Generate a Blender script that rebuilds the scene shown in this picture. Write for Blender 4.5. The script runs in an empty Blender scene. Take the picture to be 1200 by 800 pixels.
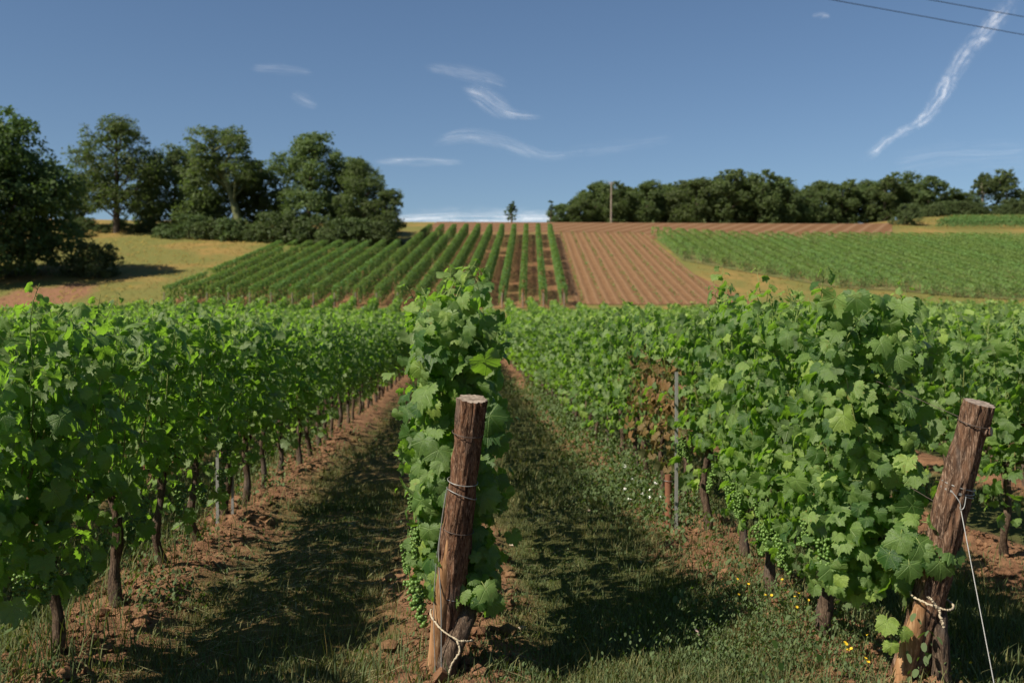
import bpy, math, random
import numpy as np
from mathutils import Vector

# ------------------------------------------------------------------ camera, sky, sun, exposure
SC = bpy.context.scene
COL = SC.collection
EYE = 1.6
F = 1200 * 35.0 / 36.0                       # focal length in pixels of the 1200 px wide photograph
YAW, PITCH = math.atan(55 / F), math.atan(10 / F)
cam = bpy.data.cameras.new('camera')
cam.lens, cam.sensor_width = 35, 36
cam.clip_start, cam.clip_end = 0.05, 60000
cam.dof.use_dof = True
cam.dof.focus_distance = 4.75
cam.dof.aperture_fstop = 3.2
camo = bpy.data.objects.new('camera', cam)
COL.objects.link(camo)
camo.location = (0, 0, EYE)
camo.rotation_euler = (math.pi / 2 - PITCH, 0, -YAW)
SC.camera = camo

SUN_EL, SUN_BACK = math.radians(44), math.radians(30)      # sun from the left, a little behind the camera
sdir = Vector((-math.cos(SUN_BACK) * math.cos(SUN_EL), -math.sin(SUN_BACK) * math.cos(SUN_EL), math.sin(SUN_EL)))
sun = bpy.data.lights.new('sun', 'SUN')
sun.energy, sun.angle, sun.color = 5.0, math.radians(0.53), (1.0, 0.91, 0.76)
suno = bpy.data.objects.new('sun', sun)
COL.objects.link(suno)
suno.rotation_euler = sdir.to_track_quat('Z', 'Y').to_euler()
suno.location = sdir * 60
world = bpy.data.worlds.new('World')
SC.world = world
world.use_nodes = True
wn = world.node_tree
sky = wn.nodes.new('ShaderNodeTexSky')
sky.sky_type = 'NISHITA'
sky.sun_disc = False
sky.sun_elevation = SUN_EL
sky.sun_rotation = math.atan2(sdir.x, sdir.y)
sky.altitude, sky.air_density, sky.dust_density, sky.ozone_density = 0, 1.0, 0.15, 4.6
bg = wn.nodes['Background']
wn.links.new(sky.outputs[0], bg.inputs[0])
bg.inputs[1].default_value = 0.052
SC.view_settings.view_transform = 'Standard'
SC.view_settings.look = 'None'
SC.view_settings.exposure = 0.74
SC.view_settings.gamma = 1.0
SC.view_settings.use_curve_mapping = False
SC.cycles.max_bounces = 6
SC.cycles.transparent_max_bounces = 12
SC.cycles.caustics_reflective = SC.cycles.caustics_refractive = False

RNG = np.random.default_rng(11)

# ------------------------------------------------------------------ helpers: tags, meshes
def tag(o, label=None, cat=None, group=None, kind=None):
    if label: o['label'] = label
    if cat: o['category'] = cat
    if group: o['group'] = group
    if kind: o['kind'] = kind
    return o

def empty(name, loc=(0, 0, 0), rz=0.0):
    o = bpy.data.objects.new(name, None)
    o.empty_display_size = 0.2
    o.location = loc
    o.rotation_euler = (0, 0, rz)
    COL.objects.link(o)
    return o

class Acc:
    """collects polygons, then links them as one mesh object"""
    def __init__(s): s.v, s.f, s.d, s.m, s.n = [], [], [], [], 0
    def add(s, V, Fc, data=None, mat=0):
        V = np.asarray(V, dtype=np.float32); Fc = np.asarray(Fc, dtype=np.int32)
        if len(V) == 0 or len(Fc) == 0: return s
        s.v.append(V); s.f.append(Fc + s.n)
        s.d.append(np.zeros((len(V), 4), np.float32) if data is None else np.asarray(data, np.float32))
        s.m.append(mat); s.n += len(V)
        return s
    def mesh(s, name, mats, smooth=True):
        me = bpy.data.meshes.new(name)
        V = np.concatenate(s.v)
        me.vertices.add(len(V)); me.vertices.foreach_set('co', V.ravel())
        loops = np.concatenate([f.ravel() for f in s.f])
        sizes = np.concatenate([np.full(len(f), f.shape[1], np.int32) for f in s.f])
        mi = np.concatenate([np.full(len(f), m, np.int32) for f, m in zip(s.f, s.m)])
        st = np.concatenate(([0], np.cumsum(sizes)[:-1])).astype(np.int32)
        me.loops.add(len(loops)); me.loops.foreach_set('vertex_index', loops.astype(np.int32))
        me.polygons.add(len(sizes)); me.polygons.foreach_set('loop_start', st)
        me.polygons.foreach_set('material_index', mi)
        me.polygons.foreach_set('use_smooth', np.full(len(sizes), smooth))
        at = me.attributes.new('leafdata', 'FLOAT_COLOR', 'POINT')
        at.data.foreach_set('color', np.concatenate(s.d).ravel())
        for m in (mats if isinstance(mats, (list, tuple)) else [mats]): me.materials.append(m)
        me.update(); me.validate()
        return me
    def build(s, name, mats, parent=None, smooth=True):
        return link(name, s.mesh(name, mats, smooth), parent)

def link(name, me, parent=None, loc=None):
    o = bpy.data.objects.new(name, me)
    COL.objects.link(o)
    if parent is not None: o.parent = parent
    if loc is not None: o.location = loc
    return o

def copy_tree(o, parent=None):
    c = o.copy(); COL.objects.link(c)
    if parent is not None: c.parent = parent
    for ch in [x for x in o.children]: copy_tree(ch, c)
    return c

def norm(a): return a / np.maximum(np.linalg.norm(a, axis=-1, keepdims=True), 1e-9)

def _hash(ix, iy, seed):
    h = (ix * 374761393 + iy * 668265263 + seed * 974634777) & 0xFFFFFFFF
    h = ((h ^ (h >> 13)) * 1274126177) & 0xFFFFFFFF
    return ((h ^ (h >> 16)) & 0xFFFF) / 65535.0

def vnoise(x, y, seed=0):
    x = np.asarray(x, float); y = np.asarray(y, float)
    ix = np.floor(x).astype(np.int64); iy = np.floor(y).astype(np.int64)
    fx = x - ix; fy = y - iy
    fx = fx * fx * (3 - 2 * fx); fy = fy * fy * (3 - 2 * fy)
    a = _hash(ix, iy, seed); b = _hash(ix + 1, iy, seed); c = _hash(ix, iy + 1, seed); d = _hash(ix + 1, iy + 1, seed)
    return (a * (1 - fx) + b * fx) * (1 - fy) + (c * (1 - fx) + d * fx) * fy

def fbm(x, y, seed=0, oct=4):
    t = 0; amp = 0.5; s = 1.0
    for i in range(oct):
        t = t + amp * vnoise(x * s, y * s, seed + i * 17); amp *= 0.5; s *= 2.03
    return t

def sstep(a, b, x):
    t = np.clip((np.asarray(x, float) - a) / (b - a), 0, 1)
    return t * t * (3 - 2 * t)

def tube(P, R, sides=8, bark=0.0, seed=0, cap=True, freq=7):
    """tapered tube along the polyline P with radii R; bark adds lengthwise ridges"""
    P = np.asarray(P, float); R = np.asarray(R, float); n = len(P)
    T = np.gradient(P, axis=0); T = norm(T)
    ref = np.array([0.0, 1.0, 0.0]) if abs(T[0][1]) < 0.8 else np.array([1.0, 0, 0])
    A = norm(np.cross(T, ref)); B = norm(np.cross(T, A))
    th = np.linspace(0, 2 * np.pi, sides, endpoint=False)
    rr = np.ones((n, sides))
    if bark > 0:
        s = np.cumsum(np.r_[0, np.linalg.norm(np.diff(P, axis=0), axis=1)]) / max(R.mean(), 1e-6)
        thg, sg = np.meshgrid(th, s)
        u = thg / (2 * np.pi) * freq * 2
        w = np.abs((thg / np.pi) - 1)                      # hide the seam of the noise
        rr = 1 + bark * (fbm(np.cos(thg) * freq * 0.5 + 9, np.sin(thg) * freq * 0.5 + sg * 0.35, seed) - 0.5) * 2 \
               + bark * 0.7 * (vnoise(np.cos(thg) * freq + 5 + sg * 0.1, np.sin(thg) * freq + sg * 0.9, seed + 5) - 0.5)
    V = P[:, None, :] + (R[:, None] * rr)[..., None] * (np.cos(th)[None, :, None] * A[:, None, :] + np.sin(th)[None, :, None] * B[:, None, :])
    V = V.reshape(-1, 3)
    i = np.arange(n - 1)[:, None] * sides; j = np.arange(sides)[None, :]; k = (j + 1) % sides
    Q = np.stack([i + j, i + k, i + sides + k, i + sides + j], -1).reshape(-1, 4)
    return V, Q

def capped(acc, P, R, sides=8, bark=0.0, seed=0, mat=0, capmat=None, freq=7, data=None):
    V, Q = tube(P, R, sides, bark, seed, freq=freq)
    D = None if data is None else np.tile(np.array(data, np.float32), (len(V), 1))
    acc.add(V, Q, D, mat)
    e = V[-sides:]; c = e.mean(0)
    acc.add(np.vstack([e, c]), np.array([[j, (j + 1) % sides, sides] for j in range(sides)]),
            None if data is None else np.tile(np.array(data, np.float32), (sides + 1, 1)), mat if capmat is None else capmat)
    e = V[:sides]; c = e.mean(0)
    acc.add(np.vstack([e, c]), np.array([[(j + 1) % sides, j, sides] for j in range(sides)]),
            None if data is None else np.tile(np.array(data, np.float32), (sides + 1, 1)), mat)

def wire_pts(pts, n=24):
    """smooth polyline through a few points"""
    pts = np.asarray(pts, float); m = len(pts)
    t = np.linspace(0, m - 1, n * (m - 1) + 1)
    i = np.clip(np.floor(t).astype(int), 0, m - 2); f = (t - i)[:, None]
    p0 = pts[np.clip(i - 1, 0, m - 1)]; p1 = pts[i]; p2 = pts[i + 1]; p3 = pts[np.clip(i + 2, 0, m - 1)]
    return 0.5 * (2 * p1 + (p2 - p0) * f + (2 * p0 - 5 * p1 + 4 * p2 - p3) * f ** 2 + (3 * p1 - p0 - 3 * p2 + p3) * f ** 3)

# ------------------------------------------------------------------ terrain
_kn = np.array([(-400, 0), (0, 0), (22, 0), (40, .25), (60, .9), (70, 1.3), (80, 1.9), (88, 3.0), (97, 4.55), (120, 9.0), (144, 13.75), (165, 17.9),
                (176, 20.0), (190, 22.75), (198, 23.4), (215, 23.6), (260, 22.0), (400, 16), (900, 0), (3500, -60)])
_ty = np.arange(-400, 3501, 1.0)
_tz = np.interp(_ty, _kn[:, 0], _kn[:, 1])
_k = np.hanning(13); _k /= _k.sum()
_tz = np.convolve(np.pad(_tz, 6, mode='edge'), _k, mode='valid')
ROW0, SP = -0.06, 1.92                                      # first row and the distance between rows

def H(x, y):
    x = np.asarray(x, float); y = np.asarray(y, float)
    z = np.interp(y, _ty, _tz)
    z = z + 4.6 * sstep(62, 114, x) * sstep(187, 222, y)
    z = z + 1.2 * sstep(-25, -60, x) * sstep(90, 130, y) * (fbm(x * .05, y * .05, 3, 2) - 0.3)
    return z

def row_off(x): return np.mod(x - ROW0 + SP / 2, SP) - SP / 2

def soil_mask(x, y):
    """1 where bare tilled soil shows under the rows, 0 in the grassed middle"""
    d = np.abs(row_off(x))
    return sstep(0.52, 0.22, d + 0.42 * (fbm(x * 1.4, y * 1.1, 7, 3) - 0.45))

def GZ(x, y):
    """ground height with mounds, ruts and clods in the near vineyard"""
    x = np.asarray(x, float); y = np.asarray(y, float)
    near = sstep(40, 14, y) * sstep(-9, -5, x) * sstep(9, 5, x)
    mid = sstep(86, 78, y)
    d = row_off(x); s = soil_mask(x, y)
    z = mid * (0.06 * np.exp(-(d / .34) ** 2) - 0.03 * np.exp(-((np.abs(d) - .55) / .16) ** 2))
    z = z + near * (0.05 * (fbm(x * 1.3, y * 1.3, 21, 3) - 0.45) + s * 0.125 * (fbm(x * 6, y * 6, 33, 4) - 0.45) + s * .05 * (fbm(x * 15, y * 15, 35, 2) - .4) + 0.02 * (fbm(x * 9, y * 9, 39, 2) - 0.4))
    return H(x, y) + z

def ray(px, py):
    d = Vector(((px - 600) / F, -(py - 400) / F, -1.0))
    return np.array(camo.matrix_world @ d - camo.matrix_world @ Vector((0, 0, 0))) if False else np.array(camo.rotation_euler.to_matrix() @ d)

def at(px, py, Y):
    d = ray(px, py)
    return np.array([0, 0, EYE]) + d * (Y / d[1])

def hit(px, py):
    """where the sight line through a photo point meets the terrain"""
    d = ray(px, py); d = d / d[1]
    t = np.arange(2.0, 600.0, 0.1)
    z = EYE + d[2] * t - H(d[0] * t, t)
    k = np.argmax(z < 0) if (z < 0).any() else len(t) - 1
    return np.array([d[0] * t[k], t[k], float(H(d[0] * t[k], t[k]))])

def xat(px, Y): return float(at(px, 390, Y)[0])

# ------------------------------------------------------------------ materials
class NT:
    def __init__(s, name):
        s.mat = bpy.data.materials.new(name); s.mat.use_nodes = True
        s.t = s.mat.node_tree; s.t.nodes.clear()
        s.out = s.t.nodes.new('ShaderNodeOutputMaterial')
    def n(s, typ, **kw):
        nd = s.t.nodes.new(typ)
        for k, v in kw.items():
            if k.startswith('i_'):
                key = k[2:]
                key = int(key) if key.isdigit() else key.replace('_', ' ')
                s.set(nd.inputs[key], v)
            else: setattr(nd, k, v)
        return nd
    def set(s, inp, v):
        if hasattr(v, 'is_output') and v.is_output: s.t.links.new(v, inp)
        else:
            if inp.type == 'RGBA' and len(v) == 3: v = (*v, 1)
            inp.default_value = v
    def math(s, op, a, b=0.0, c=None, clamp=False):
        nd = s.t.nodes.new('ShaderNodeMath'); nd.operation = op; nd.use_clamp = clamp
        s.set(nd.inputs[0], a); s.set(nd.inputs[1], b)
        if c is not None: s.set(nd.inputs[2], c)
        return nd.outputs[0]
    def mix(s, f, a, b, mode='MIX'):
        nd = s.t.nodes.new('ShaderNodeMix'); nd.data_type = 'RGBA'; nd.blend_type = mode
        s.set(nd.inputs[0], f); s.set(nd.inputs[6], a); s.set(nd.inputs[7], b)
        return nd.outputs[2]
    def ramp(s, f, lo, hi):
        nd = s.t.nodes.new('ShaderNodeMapRange'); nd.interpolation_type = 'SMOOTHSTEP'
        s.set(nd.inputs[0], f); s.set(nd.inputs[1], lo); s.set(nd.inputs[2], hi)
        return nd.outputs[0]
    def noise(s, vec, scale, detail=4, rough=.55, scl=None, off=0.0):
        if scl is not None or off:
            mp = s.t.nodes.new('ShaderNodeMapping'); s.set(mp.inputs[0], vec)
            mp.inputs['Scale'].default_value = scl or (1, 1, 1); mp.inputs['Location'].default_value = (off, off * .7, off * .3)
            vec = mp.outputs[0]
        nd = s.t.nodes.new('ShaderNodeTexNoise')
        s.set(nd.inputs['Vector'], vec); nd.inputs['Scale'].default_value = scale
        nd.inputs['Detail'].default_value = detail; nd.inputs['Roughness'].default_value = rough
        return nd.outputs[0]
    def obj(s): return s.n('ShaderNodeTexCoord').outputs['Object']
    def bump(s, h, strength=.5, dist=.02):
        nd = s.t.nodes.new('ShaderNodeBump'); s.set(nd.inputs['Height'], h)
        nd.inputs['Strength'].default_value = strength; nd.inputs['Distance'].default_value = dist
        return nd.outputs[0]
    def bsdf(s, col, rough=.8, spec=.3, normal=None, metal=0.0):
        nd = s.t.nodes.new('ShaderNodeBsdfPrincipled')
        s.set(nd.inputs['Base Color'], col); s.set(nd.inputs['Roughness'], rough); s.set(nd.inputs['Specular IOR Level'], spec)
        nd.inputs['Metallic'].default_value = metal
        if normal is not None: s.set(nd.inputs['Normal'], normal)
        return nd.outputs[0]
    def done(s, sh):
        s.t.links.new(sh, s.out.inputs['Surface']); return s.mat

def leaf_material(name, dark, light, young, trans, tw=.38, rough=.5, spec=.35, veins=False, dead=None, objvar=0.0):
    m = NT(name)
    at_ = m.n('ShaderNodeAttribute', attribute_name='leafdata')
    sep = m.n('ShaderNodeSeparateColor', i_0=at_.outputs['Color'])
    u, v, rnd = sep.outputs[0], sep.outputs[1], sep.outputs[2]
    age = at_.outputs['Alpha']
    col = m.mix(rnd, dark, light)
    col = m.mix(m.ramp(age, 0.25, 1.0), col, young)
    tcol = m.mix(m.ramp(age, 0.2, 1.0), trans, tuple(min(1, c * 1.25) for c in trans))
    if objvar:
        oi = m.n('ShaderNodeObjectInfo')
        hs = m.n('ShaderNodeHueSaturation', i_Color=col, i_Value=m.math('MULTIPLY_ADD', oi.outputs['Random'], objvar, 1 - objvar / 2),
                 i_Hue=m.math('MULTIPLY_ADD', oi.outputs['Random'], .03, .485))
        col = hs.outputs[0]
    normal = None
    if veins:
        au = m.math('ABSOLUTE', u)
        best = None
        for ang in (0.0, 47.0, 103.0):
            sx, cy = math.sin(math.radians(ang)), math.cos(math.radians(ang))
            perp = m.math('ABSOLUTE', m.math('SUBTRACT', m.math('MULTIPLY', au, cy), m.math('MULTIPLY', v, sx)))
            along = m.math('ADD', m.math('MULTIPLY', au, sx), m.math('MULTIPLY', v, cy))
            dd = m.math('ADD', perp, m.math('MULTIPLY', m.math('LESS_THAN', along, 0.0), 1.0))
            best = dd if best is None else m.math('MINIMUM', best, dd)
        vein = m.math('SUBTRACT', 1.0, m.ramp(best, 0.004, 0.035))
        cmb = m.n('ShaderNodeCombineXYZ', i_0=u, i_1=v, i_2=m.math('MULTIPLY', rnd, 37.0))
        mott = m.noise(cmb.outputs[0], 5.0, 3)
        fine = m.noise(cmb.outputs[0], 17.0, 2)
        col = m.mix(m.math('MULTIPLY', m.ramp(mott, .3, .75), .35), col, tuple(c * .62 for c in dark))
        col = m.mix(m.math('MULTIPLY', vein, .28), col, tuple(min(1, c * 1.6 + .02) for c in light))
        tcol = m.mix(m.math('MULTIPLY', vein, .4), tcol, tuple(c * .45 for c in trans))
        blot = m.math('MULTIPLY', m.ramp(mott, .60, .70), m.ramp(rnd, .72, .95))
        col = m.mix(m.math('MULTIPLY', blot, .75), col, (.27, .21, .06))
        h = m.math('ADD', m.math('MULTIPLY', vein, -.6), m.math('MULTIPLY', fine, .9))
        normal = m.bump(h, .55, .006)
    if dead:
        f = m.math('LESS_THAN', age, -0.2)
        spots = m.math('MULTIPLY', f, m.math('MULTIPLY_ADD', rnd, .4, .6))
        col = m.mix(spots, col, dead); tcol = m.mix(spots, tcol, tuple(c * .8 for c in dead))
    geo = m.n('ShaderNodeNewGeometry')
    col = m.mix(m.math('MULTIPLY', geo.outputs['Backfacing'], .55), col, (.13, .17, .085))
    p = m.bsdf(col, rough, spec, normal)
    t = m.n('ShaderNodeBsdfTranslucent', i_Color=tcol)
    if normal is not None: m.set(t.inputs['Normal'], normal)
    mx = m.n('ShaderNodeMixShader', i_0=tw, i_1=p, i_2=t.outputs[0])
    return m.done(mx.outputs[0])

M = {}
M['vine_leaf'] = leaf_material('vine_leaf', (.024, .064, .016), (.165, .248, .064), (.25, .34, .066), (.31, .60, .04), .37, .45, .32, veins=True, dead=(.20, .105, .042))
M['vine_leaf_far'] = leaf_material('vine_leaf_distant', (.030, .074, .018), (.162, .245, .066), (.24, .33, .065), (.30, .56, .04), .37, .5, .28, dead=(.20, .105, .042))
M['hill_leaf'] = leaf_material('slope_vine_leaf', (.060, .125, .036), (.115, .200, .060), (.16, .24, .065), (.19, .32, .045), .36, .6, .2, objvar=.18)
M['hill_leaf_pale'] = leaf_material('slope_vine_leaf_pale', (.085, .150, .042), (.150, .235, .070), (.18, .26, .07), (.24, .38, .05), .36, .6, .2, objvar=.10)
M['tree_leaf'] = leaf_material('tree_leaf', (.042, .068, .024), (.102, .134, .048), (.13, .155, .052), (.15, .23, .042), .37, .6, .2, objvar=.5)
M['tree_leaf_dark'] = leaf_material('dark_tree_leaf', (.030, .058, .019), (.078, .116, .036), (.09, .13, .04), (.12, .21, .03), .34, .6, .2, objvar=.3)
M['bush_leaf'] = leaf_material('bush_leaf', (.042, .066, .024), (.085, .115, .040), (.12, .14, .05), (.10, .16, .03), .3, .6, .2, objvar=.6)
M['grass'] = leaf_material('grass_blade', (.036, .052, .013), (.085, .100, .025), (.27, .19, .07), (.13, .17, .022), .35, .7, .10)
M['weed'] = leaf_material('weed_leaf', (.026, .056, .014), (.070, .120, .028), (.12, .17, .04), (.12, .21, .02), .35, .65, .15)
M['straw'] = leaf_material('straw', (.22, .155, .07), (.36, .27, .13), (.42, .33, .17), (.2, .15, .06), .15, .6, .3)
M['meadow'] = leaf_material('meadow_grass', (.19, .145, .045), (.27, .19, .068), (.10, .115, .03), (.34, .26, .075), .48, .7, .2)

def simple(name, col, rough=.6, spec=.3, metal=0.0, nscale=0, var=.3):
    m = NT(name)
    if nscale:
        nz = m.noise(m.obj(), nscale, 4)
        c = m.mix(nz, tuple(k * (1 - var) for k in col), tuple(k * (1 + var) for k in col))
        return m.done(m.bsdf(c, rough, spec, m.bump(nz, .3, .004), metal))
    return m.done(m.bsdf(col, rough, spec, None, metal))

M['wire'] = simple('galvanised_wire', (.27, .27, .26), .55, .4, .5)
M['dark_wire'] = simple('rusted_wire', (.09, .07, .06), .6, .3, .5)
M['twine'] = simple('cream_twine', (.37, .31, .22), .85, .2, 0, 60, .35)
M['steel'] = simple('galvanised_steel', (.26, .26, .25), .55, .4, .4, 25, .25)
M['rust_wood'] = simple('reddish_stake_wood', (.17, .075, .042), .8, .2, 0, 30, .4)
M['petal_white'] = simple('white_petal', (.78, .78, .74), .6, .2)
M['petal_yellow'] = simple('yellow_petal', (.55, .36, .02), .6, .2)
M['petal_pink'] = simple('pale_pink_petal', (.72, .50, .46), .6, .2)
M['stone'] = simple('pale_stone', (.36, .29, .22), .85, .2, 0, 20, .35)
M['power_cable'] = simple('power_cable', (.03, .03, .035), .6, .3)

def mat_berry():
    m = NT('green_grape')
    at_ = m.n('ShaderNodeAttribute', attribute_name='leafdata')
    sep = m.n('ShaderNodeSeparateColor', i_0=at_.outputs['Color'])
    c = m.mix(sep.outputs[2], (.085, .17, .03), (.16, .26, .06))
    p = m.bsdf(c, .35, .45)
    t = m.n('ShaderNodeBsdfTranslucent', i_Color=(.22, .36, .05, 1))
    return m.done(m.n('ShaderNodeMixShader', i_0=.25, i_1=p, i_2=t.outputs[0]).outputs[0])
M['berry'] = mat_berry()

def mat_cane():
    m = NT('green_cane')
    at_ = m.n('ShaderNodeAttribute', attribute_name='leafdata')
    sep = m.n('ShaderNodeSeparateColor', i_0=at_.outputs['Color'])
    c = m.mix(sep.outputs[2], (.11, .075, .035), (.15, .20, .05))
    return m.done(m.bsdf(c, .5, .3))
M['cane'] = mat_cane()

def mat_bark(name, a, b, c, scl=(26, 26, 3.2), bump=.9, dist=.02):
    m = NT(name)
    o = m.obj()
    n1 = m.noise(o, 1.0, 5, .6, scl)
    n2 = m.noise(o, 1.0, 5, .65, tuple(k * 3.1 for k in scl), 5.0)
    n3 = m.noise(o, 3.5, 3, .5, None, 9.0)
    col = m.mix(m.ramp(n1, .35, .68), a, b)
    col = m.mix(m.math('MULTIPLY', m.ramp(n2, .48, .66), .75), col, c)
    col = m.mix(m.math('MULTIPLY', m.ramp(n3, .5, .8), .45), col, tuple(k * .5 for k in a))
    n4 = m.noise(o, 7.0, 4, .6, (1, 1, .35), 21.0)
    g = sum(c) / 3 * .62
    col = m.mix(m.math('MULTIPLY', m.ramp(n4, .55, .72), .55), col, (g * 1.08, g, g * .92))
    h = m.math('ADD', m.math('MULTIPLY', n1, .6), m.math('MULTIPLY', n2, .5))
    return m.done(m.bsdf(col, .93, .08, m.bump(h, bump, dist)))
M['post_bark'] = mat_bark('reddish_post_bark', (.048, .027, .018), (.170, .086, .050), (.31, .20, .135), (64, 64, 7.0), 1.0, .016)
M['post_bark_grey'] = mat_bark('brown_post_bark', (.050, .031, .022), (.175, .098, .060), (.33, .23, .165), (46, 46, 6.5), 1.0, .02)
M['bare_wood'] = mat_bark('orange_bare_wood', (.15, .078, .036), (.33, .18, .09), (.42, .27, .15), (34, 34, 2.2), .4, .008)
M['vine_bark'] = mat_bark('vine_bark', (.035, .024, .018), (.105, .070, .048), (.19, .14, .10), (70, 70, 9), 1.0, .012)
M['tree_bark'] = mat_bark('tree_bark', (.045, .036, .028), (.10, .08, .06), (.15, .12, .09), (3, 3, .5), .6, .05)
M['pole_wood'] = mat_bark('pole_wood', (.16, .13, .105), (.26, .215, .17), (.31, .27, .22), (9, 9, .8), .3, .01)
M['ivy_trunk'] = mat_bark('ivy_trunk', (.07, .085, .035), (.16, .17, .08), (.2, .19, .11), (3, 3, .8), .6, .05)

def mat_endgrain():
    m = NT('post_end_grain')
    o = m.obj()
    n1 = m.noise(o, 40, 4)
    c = m.mix(m.ramp(n1, .3, .7), (.13, .10, .08), (.33, .27, .22))
    return m.done(m.bsdf(c, .85, .15, m.bump(n1, .5, .006)))
M['end_grain'] = mat_endgrain()

def mat_ground():
    m = NT('ground')
    o = m.obj()
    sp = m.n('ShaderNodeSeparateXYZ', i_0=o)
    x, y = sp.outputs[0], sp.outputs[1]
    big = m.noise(o, .9, 4); midn = m.noise(o, 4.0, 5, .6, None, 3.0); fine = m.noise(o, 22.0, 6, .65, None, 6.0); vf = m.noise(o, 90.0, 4, .6)
    # distance from the nearest vine row
    ph = m.math('DIVIDE', m.math('SUBTRACT', x, ROW0 - SP / 2), SP)
    d = m.math('MULTIPLY', m.math('ABSOLUTE', m.math('SUBTRACT', m.math('FRACT', ph), .5)), SP)
    soilf = m.math('SUBTRACT', 1.0, m.ramp(m.math('ADD', d, m.math('MULTIPLY', m.math('SUBTRACT', big, .5), 1.1)), .20, .54))
    soil = m.mix(m.ramp(midn, .3, .7), (.120, .060, .033), (.220, .120, .066))
    soil = m.mix(m.math('MULTIPLY', m.ramp(fine, .5, .72), .5), soil, (.275, .160, .092))
    soil = m.mix(m.math('MULTIPLY', m.ramp(vf, .55, .7), .4), soil, (.085, .045, .026))
    turf = m.mix(m.ramp(midn, .35, .65), (.066, .056, .021), (.160, .104, .046))
    turf = m.mix(m.math('MULTIPLY', m.ramp(fine, .45, .7), .55), turf, (.060, .075, .022))
    turf = m.mix(m.math('MULTIPLY', m.ramp(x, -.35, .45), m.math('MULTIPLY_ADD', m.ramp(midn, .35, .6), .5, .3)), turf, (.046, .066, .018))
    near = m.mix(soilf, turf, soil)
    # dry meadow beyond the vineyard
    mb = m.noise(o, .07, 4, .6); mm = m.noise(o, .5, 5, .65, (1, .45, 1))
    mead = m.mix(m.ramp(mm, .35, .65), (.235, .155, .050), (.165, .130, .040))
    mead = m.mix(m.math('MULTIPLY', m.ramp(mb, .38, .54), .8), mead, (.115, .125, .034))
    dx = m.math('MULTIPLY', m.math('ADD', x, 41.5), .19); dy = m.math('MULTIPLY', m.math('SUBTRACT', y, 99.0), .085)
    rr = m.math('SQRT', m.math('ADD', m.math('MULTIPLY', dx, dx), m.math('MULTIPLY', dy, dy)))
    redf = m.math('SUBTRACT', 1.0, m.ramp(m.math('ADD', rr, m.math('MULTIPLY', m.math('SUBTRACT', mm, .5), .8)), .6, 1.0))
    mead = m.mix(redf, mead, (.20, .105, .058))
    col = m.mix(m.ramp(y, 80.0, 92.0), near, mead)
    h = m.math('ADD', m.math('MULTIPLY', fine, .7), m.math('ADD', m.math('MULTIPLY', vf, .3), m.math('MULTIPLY', midn, .5)))
    return m.done(m.bsdf(col, .92, .12, m.bump(h, .9, .035)))
M['ground'] = mat_ground()

def mat_field(name, a, b, c, slope, per, furrow=.5, green=None):
    """tilled slope with furrows along x = slope * y"""
    m = NT(name)
    o = m.obj()
    sp = m.n('ShaderNodeSeparateXYZ', i_0=o)
    x, y = sp.outputs[0], sp.outputs[1]
    w = m.noise(o, .25, 2)
    n1 = m.noise(o, 1.4, 5, .65); n2 = m.noise(o, 7.0, 5, .7); nb = m.noise(o, .08, 3)
    u = m.math('DIVIDE', m.math('ADD', m.math('SUBTRACT', x, m.math('MULTIPLY', y, slope)), m.math('MULTIPLY', w, .25)), per)
    u = m.math('ADD', u, m.math('MULTIPLY', n1, .22))
    tri = m.math('MULTIPLY', m.math('ABSOLUTE', m.math('SUBTRACT', m.math('FRACT', u), .5)), 2.0)
    col = m.mix(m.ramp(n1, .3, .7), a, b)
    col = m.mix(m.math('MULTIPLY', m.ramp(tri, .45, .95), furrow), col, c)
    col = m.mix(m.math('MULTIPLY', m.ramp(n2, .55, .75), .5), col, tuple(k * .55 for k in a))
    col = m.mix(m.math('MULTIPLY', m.ramp(nb, .45, .7), .35), col, b)
    if green: col = m.mix(m.math('MULTIPLY', m.ramp(m.math('ADD', n1, m.math('MULTIPLY', nb, .6)), .72, .95), .8), col, green)
    h = m.math('ADD', m.math('MULTIPLY', tri, .6), m.math('MULTIPLY', n2, .8))
    return m.done(m.bsdf(col, .95, .1, m.bump(h, .8, .15)))

HS, HD = 0.066, 1.95                                        # run of the slope rows (dx/dy) and their spacing
M['slope_soil'] = mat_field('slope_vineyard_soil', (.20, .100, .050), (.26, .135, .070), (.17, .115, .048), HS, HD, .4, (.13, .12, .04))
M['brown_field'] = mat_field('bare_field_soil', (.140, .073, .034), (.190, .107, .053), (.240, .148, .082), HS, HD / 2, .6)
M['band_field'] = mat_field('ploughed_band_soil', (.125, .063, .030), (.165, .091, .045), (.27, .175, .105), .55, 2.8, .45)
M['green_parcel_soil'] = mat_field('green_parcel_soil', (.12, .12, .045), (.17, .135, .06), (.10, .12, .04), HS, HD, .5, (.07, .11, .03))

# ------------------------------------------------------------------ ground sheet
def spread(lo, hi, step, outlo, outhi, grow, cap_at=None, cap=None):
    c = list(np.arange(lo, hi + 1e-6, step))
    s = step; v = hi; up = []
    while v < outhi:
        s *= grow
        if cap_at and v < cap_at: s = min(s, cap)
        v += s; up.append(v)
    s = step; v = lo; dn = []
    while v > outlo:
        s *= grow; v -= s; dn.append(v)
    return np.array(dn[::-1] + c + up)

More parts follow.
